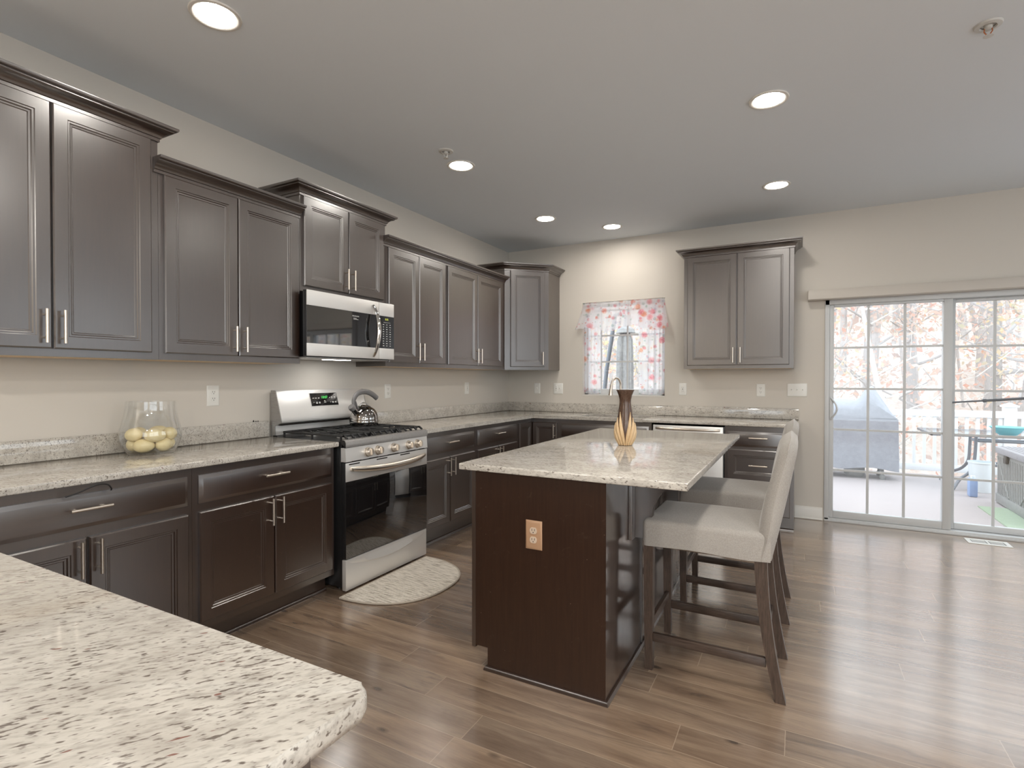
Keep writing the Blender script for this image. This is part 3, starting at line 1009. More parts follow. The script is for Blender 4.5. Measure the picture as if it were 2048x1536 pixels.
for k in range(2):
    a = -BY1 - 1.886 * (k + 1) / 2 + .012 if False else 1.728 + 0.935 * k
    b = a + 0.915
    d = obj('drawer', slab_front(FI, a, b, *DRW, 0.0), M['esp_y'], t)
    bar_handle(FI, (a + b) / 2, 0.785, 0.02, False, 0.14, d)
    for a2, b2, s in ((a, (a + b) / 2 - .003, 1), ((a + b) / 2 + .003, b, -1)):
        d = obj('door', panel_door(FI, a2, b2, *DOR, 0.0), M['esp'], t)
        bar_handle(FI, b2 - .028 if s > 0 else a2 + .028, 0.594, 0.02, True, 0.14, d)
# seam battens of the back panel
for y in (-3.07, -2.36):
    obj('batten', box(BM(), BX1 + .0002, BX1 + .006, y - .006, y + .006, 0.02, 0.86), M['esp'], t)
# corbels under the overhang
for y in (-3.235, -2.640, -2.05):
    zt = ZC - TOPT - .001
    prof = [(BX1, zt), (BX1 + .235, zt), (BX1 + .235, zt - .05)]
    prof += [(BX1 + .235 - .145 * math.sin(a), zt - .05 - .165 * (1 - math.cos(a))) for a in [PI / 2 * k / 10 for k in range(1, 11)]]
    prof += [(BX1 + .09, 0.575), (BX1, 0.575)]
    bm = BM()
    prism(bm, prof, y, y + .019, 'y')
    prism(bm, prof, y + .022, y + .041, 'y')
    box(bm, BX1 + .001, BX1 + .085, y + .018, y + .023, 0.58, zt - .001)
    obj('corbel', bm, M['esp'], t)
    obj('cleat', box(BM(), BX1 + .0003, BX1 + .016, y - .055, y - .0005, .572, zt, bev=.002), M['esp'], t)
t2 = thing('countertop', 'polished granite slab lying on the island under the two-tone vase', 'countertop', (2.2, -2.65, ZC - TOPT))
obj('slab', bevelled_slab(BM(), [(IX0, IY0), (IX1, IY0), (IX1, IY1), (IX0, IY1)], ZC - TOPT, ZC, 0.005), M['granite_x'], t2)

# ================================================================== outlets and switches
def outlet(name, label, f, u, v, kinds, plate_m, sock_m, n0=0.0, cat='outlet', gangs=1):
    w = {1: 0.076, 2: 0.116, 3: 0.164}[gangs] / 2
    p = f.P(u, v - .061, n0)
    t = thing(name, label, cat, p)
    bm = loft_rect(BM(), f, u - w, u + w, v - .061, v + .061, [(0, n0 + .0005), (0, n0 + .003), (.004, n0 + .006), (.010, n0 + .007)])
    obj('plate', bm, plate_m, t)
    for k, kd in enumerate(kinds):
        cu = u + (k - (gangs - 1) / 2) * 0.046
        bm = BM()
        sl = BM()
        if kd == 'duplex':
            for s in (-1, 1):
                cv = v + s * .0195
                q = [(cu + .0165 * math.cos(a) * 1.0, cv + max(-.0135, min(.0135, .0165 * math.sin(a)))) for a in [2 * PI * i / 24 for i in range(24)]]
                va = [bm.verts.new(f.P(x, z, n0 + .0065)) for x, z in q]
                vb = [bm.verts.new(f.P(x, z, n0 + .0095)) for x, z in q]
                for i in range(24):
                    bm.faces.new((va[i], va[(i + 1) % 24], vb[(i + 1) % 24], vb[i]))
                bm.faces.new(vb)
                sl = BM()
                for du in (-.006, .006):
                    fbox(sl, f, cu + du - .0012, cu + du + .0012, cv - .001, cv + .008, n0 + .009, n0 + .0098)
                fbox(sl, f, cu - .0022, cu + .0022, cv - .0095, cv - .005, n0 + .009, n0 + .0098)
                obj('slot', sl, M['slot'], t)
            obj('socket', bm, sock_m, t)
        elif kd == 'decor':
            fbox(bm, f, cu - .0165, cu + .0165, v - .0335, v + .0335, n0 + .0065, n0 + .009, .001)
            obj('socket', bm, sock_m, t)
            for s in (-1, 1):
                sl = BM()
                for du in (-.006, .006):
                    fbox(sl, f, cu + du - .0012, cu + du + .0012, v + s * .018 - .004, v + s * .018 + .004, n0 + .0088, n0 + .0094)
                obj('slot', sl, M['slot'], t)
            obj('reset_button', fbox(BM(), f, cu - .006, cu + .006, v - .003, v + .003, n0 + .0088, n0 + .0096), M['slot'], t)
        else:
            fbox(bm, f, cu - .005, cu + .005, v - .012, v + .012, n0 + .0065, n0 + .0085)
            q = [(v - .004, n0 + .0075), (v + .010, n0 + .0075), (v + .012, n0 + .019), (v + .006, n0 + .019)]
            va = [bm.verts.new(f.P(cu - .0035, a, b)) for a, b in q]
            vb = [bm.verts.new(f.P(cu + .0035, a, b)) for a, b in q]
            for i in range(4):
                bm.faces.new((va[i], va[(i + 1) % 4], vb[(i + 1) % 4], vb[i]))
            bm.faces.new(va)
            bm.faces.new(vb)
            obj('toggle', bm, sock_m, t)
    return t


P_ = M['plate']
outlet('wall_outlet', 'white double outlet on the wall between the jar and the range', LEFT, -3.676, 1.192, ['duplex'], P_, P_)
outlet('wall_outlet', 'white double outlet just past the kettle on the range wall', LEFT, -2.141, 1.187, ['duplex'], P_, P_)
outlet('wall_outlet', 'white outlet on the range wall closest to the room corner', LEFT, -0.915, 1.193, ['decor'], P_, P_)
outlet('light_switch', 'single white switch plate beneath the angled corner cabinet', BACK, 0.386, 1.180, ['toggle'], P_, P_, cat='switch')
outlet('wall_outlet', 'double white plate with outlet and switch beside the curtained window', BACK, 0.653, 1.180, ['decor', 'toggle'], P_, P_, gangs=2)
outlet('wall_outlet', 'white safety outlet between the window and the lone wall cabinet', BACK, 2.036, 1.187, ['decor'], P_, P_)
outlet('wall_outlet', 'white double outlet beneath the lone two-door wall cabinet', BACK, 2.760, 1.184, ['duplex'], P_, P_)
outlet('light_switch', 'triple white switch plate near the sliding door', BACK, 3.067, 1.190, ['toggle', 'toggle', 'toggle'], P_, P_, cat='switch', gangs=3)
FE = Fr((0, BY0, 0), (1, 0, 0), (0, -1, 0))
outlet('island_outlet', 'tan outlet on the dark end panel of the island', FE, 2.097, 0.634, ['duplex'], M['tan_plate'], M['tan_socket'], n0=0.0)

# ================================================================== text helper
def text(name, body, size, f, u, v, n, mat, parent, align='CENTER', depth=0.0002):
    """flat lettering in a working plane"""
    cu = bpy.data.curves.new(name, 'FONT')
    cu.body = body
    cu.size = size
    cu.align_x = align
    cu.align_y = 'CENTER'
    cu.extrude = depth
    tmp = bpy.data.objects.new(name, cu)
    COL.objects.link(tmp)
    dg = bpy.context.evaluated_depsgraph_get()
    me = bpy.data.meshes.new_from_object(tmp.evaluated_get(dg))
    bpy.data.objects.remove(tmp)
    me.name = name
    me.materials.clear()
    me.materials.append(mat)
    z = f.n
    x = f.u
    m = Matrix((x, z.cross(x), z)).transposed().to_4x4()
    m.translation = f.P(u, v, n)
    me.transform(m)
    o = bpy.data.objects.new(name, me)
    COL.objects.link(o)
    o.parent = parent
    return o


# ================================================================== gas range
RY0, RY1 = -3.297, -2.503
t = thing('gas_range', 'stainless steel gas range with black oven window and steel kettle on top', 'stove', (0.35, -2.9, 0))
obj('body', box(BM(), 0.03, 0.655, RY0 + .003, RY1 - .003, 0.03, 0.896, bev=.003), M['black'], t)
for y in (RY0 + .06, RY1 - .06):
    for x in (0.10, 0.58):
        obj('foot', lathe(BM(), [(.018, 0), (.018, .01), (.010, .012), (.010, .0305)], (x, y, 0), 14), M['black'], t)
# cooktop with front lip
prof = [(0.045, 0.8962), (0.668, 0.8962), (0.686, 0.876), (0.692, 0.878), (0.694, 0.905), (0.686, 0.920), (0.672, 0.924), (0.655, 0.912), (0.09, 0.912), (0.075, 0.922), (0.045, 0.922)]
obj('cooktop', prism(BM(), prof, RY0, RY1, 'y'), [M['black']], t)
prof = [(0.6945, 0.878), (0.6965, 0.879), (0.6985, 0.906), (0.690, 0.922), (0.6725, 0.9265), (0.6725, 0.9245), (0.687, 0.9205), (0.6948, 0.905)]
obj('front_lip', prism(BM(), prof, RY0, RY1, 'y'), M['steel_d'], t)
# control panel, slightly slanted
prof = [(0.655, 0.792), (0.697, 0.792), (0.690, 0.876), (0.655, 0.876)]
cp = obj('control_panel', prism(BM(), prof, RY0, RY1, 'y'), M['steel'], t)
sl = BM()
for a, b in ((-3.25, -3.17), (-3.10, -3.02), (-2.93, -2.82), (-2.74, -2.64), (-2.60, -2.54)):
    box(sl, 0.69, 0.6975, a, b, 0.7885, 0.7935)
obj('vent_slot', sl, M['dark'], cp)
for ky in (-3.113, -3.021, -2.868, -2.714, -2.618):
    bm = BM()
    kc = Vector((0.6935, ky, 0.833))
    ax = Vector((1, 0, 0.083)).normalized()
    up = Vector((0, 0, 1))
    up = (up - ax * up.dot(ax)).normalized()
    sd = ax.cross(up)

    def ring(r, h, n=28):
        return [bm.verts.new(kc + ax * h + (up * math.cos(2 * PI * i / n) + sd * math.sin(2 * PI * i / n)) * r) for i in range(n)]
    rs = [ring(r, h) for r, h in ((.030, -.001), (.031, .004), (.029, .008), (.0255, .009), (.0245, .022), (.0235, .034), (.021, .037))]
    for a, b in zip(rs, rs[1:]):
        for i in range(28):
            bm.faces.new((a[i], a[(i + 1) % 28], b[(i + 1) % 28], b[i]))
    bm.faces.new(rs[-1])
    bm.faces.new(rs[0])
    kb = obj('knob', bm, M['nickel'], t)
    bm = BM()
    qa = []
    for sgn in (-1, 1):
        for hh in (.036, .046):
            for vv in (-.020, .020):
                qa.append(bm.verts.new(kc + ax * hh + up * vv * (1 if hh < .04 else .85) + sd * .0045 * sgn))
    for fset in ((0, 1, 3, 2), (4, 6, 7, 5), (0, 4, 5, 1), (2, 3, 7, 6), (0, 2, 6, 4), (1, 5, 7, 3)):
        bm.faces.new([qa[i] for i in fset])
    obj('grip', bm, M['nickel'], kb)
# oven door
od = obj('oven_door', box(BM(), 0.657, 0.690, RY0 + .002, RY1 - .002, 0.204, 0.786, bev=.004), M['black'], t)
obj('top_panel', box(BM(), 0.6895, 0.6935, RY0 + .002, RY1 - .002, 0.672, 0.785, bev=.0015), M['steel'], od)
obj('oven_window', box(BM(), 0.6895, 0.6925, RY0 + .003, RY1 - .003, 0.206, 0.671, bev=.001), M['black_glass'], od)
bm = BM()
hp = arc(lambda s: (0.700 + 0.044 * (1 - (2 * s - 1) ** 4), RY0 + .035 + (RY1 - RY0 - .07) * s, 0.748 - 0.022 * math.sin(PI * s)), 28)
tube(bm, hp, [.010 + .007 * math.sin(PI * i / 28) ** .5 for i in range(29)], 12, flat=(1.15, .8))
for s in (RY0 + .045, RY1 - .045):
    tube(bm, [(0.692, s, .7445), (0.712, s, .7445)], .011, 10)
obj('door_handle', bm, M['nickel'], od)
sl = BM()
for a, b in ((-3.27, -3.18), (-3.03, -2.93), (-2.80, -2.70)):
    box(sl, 0.6885, 0.6945, a, b, 0.771, 0.778)
obj('vent_slot', sl, M['dark'], od)
# storage drawer with a swept recess
dr = obj('storage_drawer', box(BM(), 0.657, 0.690, RY0 + .004, RY1 - .004, 0.012, 0.200, bev=.004), M['steel'], t)
bm = BM()
n = 24
top = []
ridge = []
und = []
for i in range(n + 1):
    s = i / n
    y = RY0 + .03 + (RY1 - RY0 - .06) * s
    dip = math.sin(PI * s)
    top.append(bm.verts.new((0.6895, y, 0.190 - 0.008 * dip)))
    ridge.append(bm.verts.new((0.6895 + 0.014 * dip ** .7, y, 0.180 - 0.046 * dip)))
    und.append(bm.verts.new((0.6895, y, 0.176 - 0.056 * dip)))
for i in range(n):
    bm.faces.new((top[i], top[i + 1], ridge[i + 1], ridge[i]))
    bm.faces.new((ridge[i], ridge[i + 1], und[i + 1], und[i]))
obj('finger_pull', bm, M['steel'], dr, 60)
# back guard
bpf = [(0.022, 0.90), (0.062, 0.90), (0.060, 0.985), (0.078, 0.990), (0.118, 1.004), (0.122, 1.016), (0.116, 1.040), (0.070, 1.205), (0.060, 1.216), (0.022, 1.216)]
bp = obj('back_guard', prism(BM(), bpf, RY0 + .006, RY1 - .006, 'y'), M['steel'], t)
for y0, y1 in ((RY0 + .001, RY0 + .006), (RY1 - .006, RY1 - .001)):
    obj('side_cap', prism(BM(), [(p[0] + (.0015 if p[0] > .03 else 0), p[1]) for p in bpf], y0, y1, 'y'), M['steel_d'], bp)
obj('vent_gap', box(BM(), 0.06, 0.098, RY0 + .02, RY1 - .02, 0.9855, 0.9945), M['dark'], bp)
nx = Vector((0.165, 0, 0.046)).normalized()      # outward normal of the slanted face
SLF = Fr((0.116, 0, 1.040), (0, 1, 0), nx)


def slant(u, w, n):
    """point on the slanted guard: u along y, w up the slope"""
    up = Vector((-0.046, 0, 0.165)).normalized()
    return Vector((0.116, 0, 1.040)) + Vector((0, 1, 0)) * u + up * w + nx * n


def slant_box(bm, u0, u1, w0, w1, n0, n1):
    q = [bm.verts.new(slant(u, w, n)) for w in (w0, w1) for n in (n0, n1) for u in (u0, u1)]
    for fs in ((0, 1, 3, 2), (4, 6, 7, 5), (0, 4, 5, 1), (2, 3, 7, 6), (0, 2, 6, 4), (1, 5, 7, 3)):
        bm.faces.new([q[i] for i in fs])
    return bm


obj('display_bezel', slant_box(BM(), -3.034, -2.780, 0.060, 0.160, 0.0, 0.0022), M['steel'], bp)
dp = obj('display', slant_box(BM(), -3.029, -2.785, 0.064, 0.156, 0.0, 0.003), M['black_glass'], bp)


def stext(body, size, u, w, mat, parent, name):
    o = text(name, body, size, Fr((0, 0, 0), (1, 0, 0), (0, 0, 1)), 0, 0, 0, mat, parent)
    up = Vector((-0.046, 0, 0.165)).normalized()
    m = Matrix((Vector((0, 1, 0)), up, nx)).transposed().to_4x4()
    m.translation = slant(u, w, 0.0032)
    o.data.transform(m)
    return o


stext('10:07', 0.026, -2.905, 0.124, M['green_led'], dp, 'clock_digits')
bm = BM()
for (u, w, L) in ((-3.005, .120, .016), (-2.982, .120, .016), (-2.957, .120, .013), (-2.857, .122, .008), (-2.836, .126, .016), (-2.836, .118, .016), (-2.811, .126, .014), (-2.811, .118, .014),
                  (-3.005, .090, .005), (-2.980, .090, .016), (-2.980, .083, .016), (-2.955, .090, .014), (-2.955, .083, .014), (-2.907, .098, .010), (-2.905, .088, .018),
                  (-2.855, .088, .007), (-2.833, .090, .016), (-2.833, .083, .016), (-2.808, .090, .014), (-2.808, .083, .014), (-2.81, .145, .006), (-2.80, .146, .006)):
    slant_box(bm, u - L / 2, u + L / 2, w - .0018, w + .0018, 0.003, 0.0033)
obj('key_legends', bm, M['white_print'], dp)
# burners and grates
for bx_, by_, r in ((0.22, -3.12, .038), (0.52, -3.12, .048), (0.37, -2.90, .042), (0.22, -2.68, .045), (0.52, -2.68, .036)):
    b = obj('burner', lathe(BM(), [(r + .012, 0), (r + .012, .006), (r, .009), (r, .014), (r - .004, .014)], (bx_, by_, .9118), 24), M['steel_d'], t)
    obj('burner_cap', lathe(BM(), [(r - .002, .0), (r + .002, .003), (r + .001, .007), (r - .006, .010), (0, .011)], (bx_, by_, .9255), 24), M['iron'], b)
GW = (RY1 - RY0 - 0.05) / 3
for k in range(3):
    g0 = RY0 + .025 + GW * k + .003
    g1 = g0 + GW - .006
    bm = BM()
    zt = .950
    zb = .937
    for y in (g0 + .006, g1 - .006):
        box(bm, .105, .655, y - .006, y + .006, zb, zt, bev=.002)
    for x in (.111, .37, .640):
        box(bm, x - .006, x + .006, g0 + .004, g1 - .004, zb, zt, bev=.002)
    m = (g0 + g1) / 2
    for y in (m - .055, m, m + .055):
        # fingers running front to back, bent down over the front edge
        for xa, xb in ((.115, .225), (.285, .365), (.375, .46), (.52, .634)):
            box(bm, xa, xb, y - .005, y + .005, zb + .002, zt, bev=.002)
        prism(bm, [(.634, .9395), (.634, .950), (.650, .950), (.672, .934), (.672, .9255), (.664, .927), (.648, .9395)], y - .006, y + .006, 'y')
    for y in (g0 + .006, g1 - .006):
        prism(bm, [(.640, .9375), (.640, .950), (.652, .950), (.674, .934), (.674, .9255), (.666, .927), (.650, .9375)], y - .006, y + .006, 'y')
        for x in (.112, .37, .62):
            box(bm, x - .005, x + .005, y - .005, y + .005, .9115, zb + .001)
    obj('grate', bm, M['iron'], t)

# ================================================================== microwave over the range
MY0, MY1 = -3.327, -2.522
mt_ = thing('microwave', 'stainless over-the-range microwave with black glass door and curved bar handle', 'microwave', (0.2, -2.92, 1.435))
obj('body', box(BM(), 0.012, 0.362, MY0 + .04, MY1 - .005, 1.432, 1.849, bev=.004), M['black'], mt_)
obj('bottom_grille', box(BM(), 0.03, 0.372, MY0 + .02, MY1 - .03, 1.424, 1.4325, bev=.002), M['steel_d'], mt_)
obj('task_light', box(BM(), 0.20, 0.27, -3.03, -2.83, 1.4225, 1.4245), M['task'], mt_)
MD = -2.684
dd = obj('door', box(BM(), 0.3625, 0.396, MY0, MD - .001, 1.436, 1.848, bev=.004), M['black'], mt_)
for za, zb in ((1.752, 1.8475), (1.4365, 1.516)):
    obj('steel_band', box(BM(), 0.394, 0.401, MY0 + .0005, MD - .0015, za, zb, bev=.002), M['steel'], dd)
obj('door_glass', box(BM(), 0.3955, 0.3995, MY0 + .001, MD - .0015, 1.5165, 1.7515), M['black_glass'], dd)
bm = BM()
tube(bm, arc(lambda s: (0.402 + 0.056 * math.sin(PI * s) ** .8, -2.742, 1.452 + 0.366 * s), 24), [.009 + .005 * math.sin(PI * i / 24) for i in range(25)], 12, flat=(.75, 1.25))
obj('door_handle', bm, M['chrome'], dd)
text('brand_lettering', 'FRIGIDAIRE', .0125, LEFT, -2.913, 1.722, .3997, M['white_print'], dd)
bm = BM()
for z, L in ((1.708, .030), (1.700, .046)):
    fbox(bm, LEFT, -2.935, -2.935 + L, z - .0012, z + .0012, .3993, .3998)
obj('small_print', bm, M['white_print'], dd)
pp = obj('control_panel', box(BM(), 0.3625, 0.396, MD + .001, MY1, 1.436, 1.848, bev=.003), M['black'], mt_)
for za, zb in ((1.752, 1.8475), (1.4365, 1.516)):
    obj('steel_band', box(BM(), 0.394, 0.401, MD + .0015, MY1 - .0005, za, zb, bev=.002), M['steel'], pp)
obj('key_glass', box(BM(), 0.3955, 0.3995, MD + .0015, MY1 - .0005, 1.5165, 1.7515), M['black_glass'], pp)
text('clock_digits', '8:05', .020, LEFT, -2.600, 1.729, .3997, M['amber_led'], pp)
bm = BM()
fbox(bm, LEFT, -2.635, -2.560, 1.7055, 1.7070, .3993, .3998)
for r_ in range(10):
    for c_ in range(3):
        w = .011 if (r_ + c_) % 3 else .015
        fbox(bm, LEFT, -2.636 + c_ * .036 - w / 2, -2.636 + c_ * .036 + w / 2, 1.690 - r_ * .0172 - .002, 1.690 - r_ * .0172 + .002, .3993, .3998)
obj('key_legends', bm, M['white_print'], pp)

# ================================================================== dishwasher
t = thing('dishwasher', 'stainless steel dishwasher with bowed handle between sink and drawer cabinet', 'dishwasher', (2.19, -0.3, 0))
obj('body', box(BM(), 1.873, 2.505, -0.60, -0.03, 0.04, 0.868, bev=.003), M['black'], t)
obj('toe_plate', box(BM(), 1.876, 2.502, -0.555, -0.545, 0.002, 0.10), M['black'], t)
dd = obj('door', box(BM(), 1.886, 2.498, -0.638, -0.602, 0.105, 0.868, bev=.006), M['steel'], t)
obj('control_strip', box(BM(), 1.900, 2.484, -0.636, -0.606, 0.8675, 0.8705), M['black_glass'], dd)
bm = BM()
tube(bm, arc(lambda s: (1.915 + .555 * s, -0.640 - .042 * math.sin(PI * s) ** .6, 0.838), 24), .0125, 12, flat=(.9, .8))
obj('door_handle', bm, M['nickel'], dd)

# ================================================================== sink and faucet
t = thing('sink', 'stainless undermount sink set into the counter under the window', 'sink', (1.44, -0.36, 0.70))
bm = BM()
bx = [(SX0 - .012, SX1 + .012, SY0 - .012, SY1 + .012)]
rr_ = [(0, 0.8825), (.012, 0.8825), (.016, 0.860), (.022, 0.705), (.045, 0.693), (.12, 0.690)]
prev = None
for ins, z in rr_:
    a0, a1, b0, b1 = SX0 - .012 + ins, SX1 + .012 - ins, SY0 - .012 + ins, SY1 + .012 - ins
    q = [bm.verts.new(p) for p in ((a0, b0, z), (a1, b0, z), (a1, b1, z), (a0, b1, z))]
    if prev:
        for i in range(4):
            bm.faces.new((prev[i], prev[(i + 1) % 4], q[(i + 1) % 4], q[i]))
    prev = q
bm.faces.new(prev)
obj('basin', bm, M['sink'], t)
obj('drain', lathe(BM(), [(.045, 0), (.045, .004), (.03, .004), (.028, .001), (0, .001)], (1.44, -0.33, .6905), 24), M['chrome'], t)

t = thing('faucet', 'brushed gooseneck kitchen faucet in front of the curtained window', 'faucet', (1.405, -0.085, ZC))
bm = BM()
obj('base', lathe(BM(), [(.028, 0.0005), (.028, .006), (.022, .012), (.019, .045), (.017, .10), (.016, .15)], (1.412, -.088, ZC), 24), M['nickel'], t)
pts = [(1.412, -.088, 1.05), (1.412, -.088, 1.15), (1.412, -.088, 1.19)] + arc(lambda s: (1.378 + .034 * math.cos(PI * s), -.088 - .085 * (1 - math.cos(PI * s)) / 2 * 1.2, 1.215 + .085 * math.sin(PI * s)), 14) + [(1.341, -.196, 1.20)]
obj('spout', tube(BM(), smooth_pts(pts, 3), .0115, 14), M['nickel'], t)
obj('spray_head', tube(BM(), [(1.343, -.193, 1.222), (1.341, -.197, 1.19), (1.339, -.200, 1.155), (1.338, -.203, 1.122), (1.338, -.203, 1.119)], [.013, .016, .019, .0235, .0235], 18), M['nickel'], t)
obj('lever', tube(BM(), [(1.426, -.088, 1.01), (1.462, -.088, 1.018), (1.505, -.088, 1.045)], [.010, .008, .007], 10), M['nickel'], t)

# ================================================================== kettle
KC = Vector((0.262, -2.692, 0.9505))
t = thing('tea_kettle', 'shiny steel tea kettle with grey open handle on the range grate', 'kettle', KC)
prof = [(0, 0), (.094, 0), (.101, .004), (.104, .020), (.104, .040), (.102, .044), (.1015, .050), (.099, .072), (.091, .096), (.076, .118), (.058, .131), (.046, .136), (.044, .138)]
obj('body', lathe(BM(), prof, KC, 48, cap=False), M['kettle'], t)
obj('lid', lathe(BM(), [(.047, .1365), (.046, .141), (.034, .147), (.016, .1505), (0, .151)], KC, 36, cap=False), M['kettle'], t)
obj('lid_loop', tube(BM(), arc(lambda s: (KC.x, KC.y + .040 * math.cos(PI * s), KC.z + .140 + .024 * math.sin(PI * s)), 14), .0035, 8, flat=(1, 1.8)), M['chrome'], t)
sp0 = KC + Vector((0.0, -.072, .094))
spd = Vector((0.0, -.060, .050))
obj('spout', tube(BM(), [sp0, sp0 + spd * .35, sp0 + spd * .7], [.026, .022, .021], 18), M['kettle'], t)
obj('spout_cap', tube(BM(), [sp0 + spd * .62, sp0 + spd * .80, sp0 + spd * 1.0], [.0235, .0245, .0225], 18), M['grey_plastic'], t)
hp = smooth_pts([KC + Vector(v) for v in ((0, -.094, .125), (0, -.104, .158), (0, -.100, .196), (0, -.070, .232), (0, -.020, .247), (0, .040, .242), (0, .092, .222), (0, .132, .196))], 5)
obj('handle', tube(BM(), hp, [.010 + .006 * min(1, i / 18) for i in range(len(hp))], 14, flat=(1, 1.25)), M['grey_plastic'], t)
hp2 = smooth_pts([KC + Vector(v) for v in ((0, -.066, .120), (0, -.084, .150), (0, -.096, .180))], 5)
obj('handle_bracket', tube(BM(), hp2, .010, 10, flat=(.6, 1.6)), M['grey_plastic'], t)

# ================================================================== vase on the island
VC = Vector((2.205, -2.632, ZC))
t = thing('vase', 'dark wooden vase with pale carved petals standing on the island', 'vase', VC)
prof = [(.0, .0005), (.034, .0005), (.038, .010), (.048, .040), (.056, .080), (.055, .110), (.049, .140), (.043, .165), (.0395, .185), (.0375, .205), (.034, .228), (.0315, .244), (.0325, .262), (.038, .286), (.046, .306),
        (.0515, .316), (.0495, .317), (.040, .300), (.030, .262), (.026, .240), (.026, .200), (0, .198)]
obj('body', lathe(BM(), prof, VC, 48, cap=False), M['vase_wood'], t)


def rad_at(z):
    pts = prof[1:16]
    for (r0, z0), (r1, z1) in zip(pts, pts[1:]):
        if z0 <= z <= z1 and z1 > z0:
            return r0 + (r1 - r0) * (z - z0) / (z1 - z0)
    return .04


front = math.atan2(cam.location.y - VC.y, cam.location.x - VC.x)
for side in (0, PI):
    for sgn in (-1, 1):
        for k in range(4):
            b0 = front + side + sgn * R(9 + 20 * k)
            b1 = front + side + sgn * R(43 + 20 * k)
            top = [.190, .158, .128, .100][k]
            bm = BM()
            n = 16
            rows = []
            for i in range(n + 1):
                s = i / n
                z = .002 + top * s
                ph = b0 + (b1 - b0) * (s ** 1.25)
                half = R(11.5) * (math.sin(PI * min(1, .22 + .78 * s)) ** .55) * (1 if s < .72 else max(.03, 1 - ((s - .72) / .28) ** 2))
                r = rad_at(z) + .0015
                lift = .009 * math.sin(PI * min(1, .12 + .82 * s)) + .001
                row = []
                for j in range(5):
                    q = (j - 2) / 2
                    rr2 = r + lift * (1 - .55 * q * q)
                    if abs(q) == 1:
                        rr2 = r - .001
                    row.append(bm.verts.new((VC.x + rr2 * math.cos(ph + half * q), VC.y + rr2 * math.sin(ph + half * q), VC.z + z)))
                rows.append(row)
            for a, b in zip(rows, rows[1:]):
                for j in range(4):
                    bm.faces.new((a[j], a[j + 1], b[j + 1], b[j]))
            obj('petal', bm, M['petal'], t, 60)

# ================================================================== glass jar and its eggs
JC = Vector((0.167, -4.108, ZC))
t = thing('glass_jar', 'clear glass jar half filled with cream eggs on the counter', 'jar', JC)
jo = [(0, .0005), (.096, .0005), (.101, .004), (.112, .022), (.126, .048), (.136, .078), (.1365, .100), (.132, .128), (.123, .165), (.114, .205), (.110, .240), (.109, .265)]
ji = [(.1065, .265), (.1075, .240), (.1115, .205), (.1205, .165), (.1295, .128), (.134, .100), (.1335, .078), (.1235, .048), (.109, .022), (.098, .012), (0, .011)]
obj('bowl', lathe(BM(), jo + ji, JC, 64, cap=False), M['jar'], t)
random.seed(5)
eg = BM()
bmesh.ops.create_uvsphere(eg, u_segments=28, v_segments=18, radius=1.0)
for v in eg.verts:
    k = 1 - .10 * v.co.x
    v.co = Vector((v.co.x * .047, v.co.y * .0335 * k, v.co.z * .0335 * k))
e0 = obj('egg', eg, M['egg'])
spots = []
for k in range(5):
    a = 2 * PI * k / 5 + .35
    spots.append((.073 * math.cos(a), .073 * math.sin(a), .046, a + PI / 2 + .2, 0.0))
spots.append((0.0, 0.0, .060, 0.3, PI / 2))
for k in range(5):
    a = 2 * PI * k / 5 + .35 + PI / 5
    spots.append((.080 * math.cos(a), .080 * math.sin(a), .096 + .004 * (k % 2), a + PI / 2 - .15 + .3 * (k % 2), .12 * (-1) ** k))
for i, (x, y, z, rz, ry) in enumerate(spots):
    o = e0 if i == 0 else e0.copy()
    if i:
        COL.objects.link(o)
    o.location = JC + Vector((x, y, z))
    o.rotation_euler = (0, ry, rz)
    tag(o, 'cream egg lying in the clear glass jar', 'egg', 'cream eggs in the glass jar')

for cy_, hh, rr_, lab in ((-3.414, .014, .0055, 'tallest of three tiny dark cones on the backsplash beside the range'), (-3.397, .008, .0045, 'middle one of three tiny dark cones on the backsplash beside the range'),
                          (-3.382, .008, .0045, 'tiny dark cone on the backsplash, the end one of three next to the range')):
    c = obj('incense_cone', lathe(BM(), [(0, 0), (rr_, 0), (rr_ * .55, hh * .55), (0, hh)], (0.0105, cy_, 1.0163), 12), M['iron'])
    tag(c, lab, 'incense cone', 'tiny dark cones on the backsplash')

# ================================================================== kitchen mat
t = thing('kitchen_mat', 'half-round woven beige mat on the floor before the range', 'mat', (0.93, -2.95, 0))
bm = BM()
oy, ox, A_, B_ = -2.955, 0.715, 0.468, 0.412


def half_round(a_, b_, n=40):
    out = []
    for i in range(n + 1):
        th = -PI / 2 + PI * i / n
        c_, s_ = math.cos(th), math.sin(th)
        out.append((ox + a_ * abs(c_) ** (2 / 2.35), oy + b_ * math.copysign(abs(s_) ** (2 / 2.35), s_)))
    return out


prism(bm, half_round(A_, B_), 0.0005, 0.009, 'z')
obj('weave', bm, M['mat'], t)
hr_ = half_round(A_, B_)
obj('binding', tube(BM(), [(x, y, .0065) for x, y in hr_] + [(hr_[0][0], hr_[0][1], .0065)], .006, 8), M['mat_edge'], t)

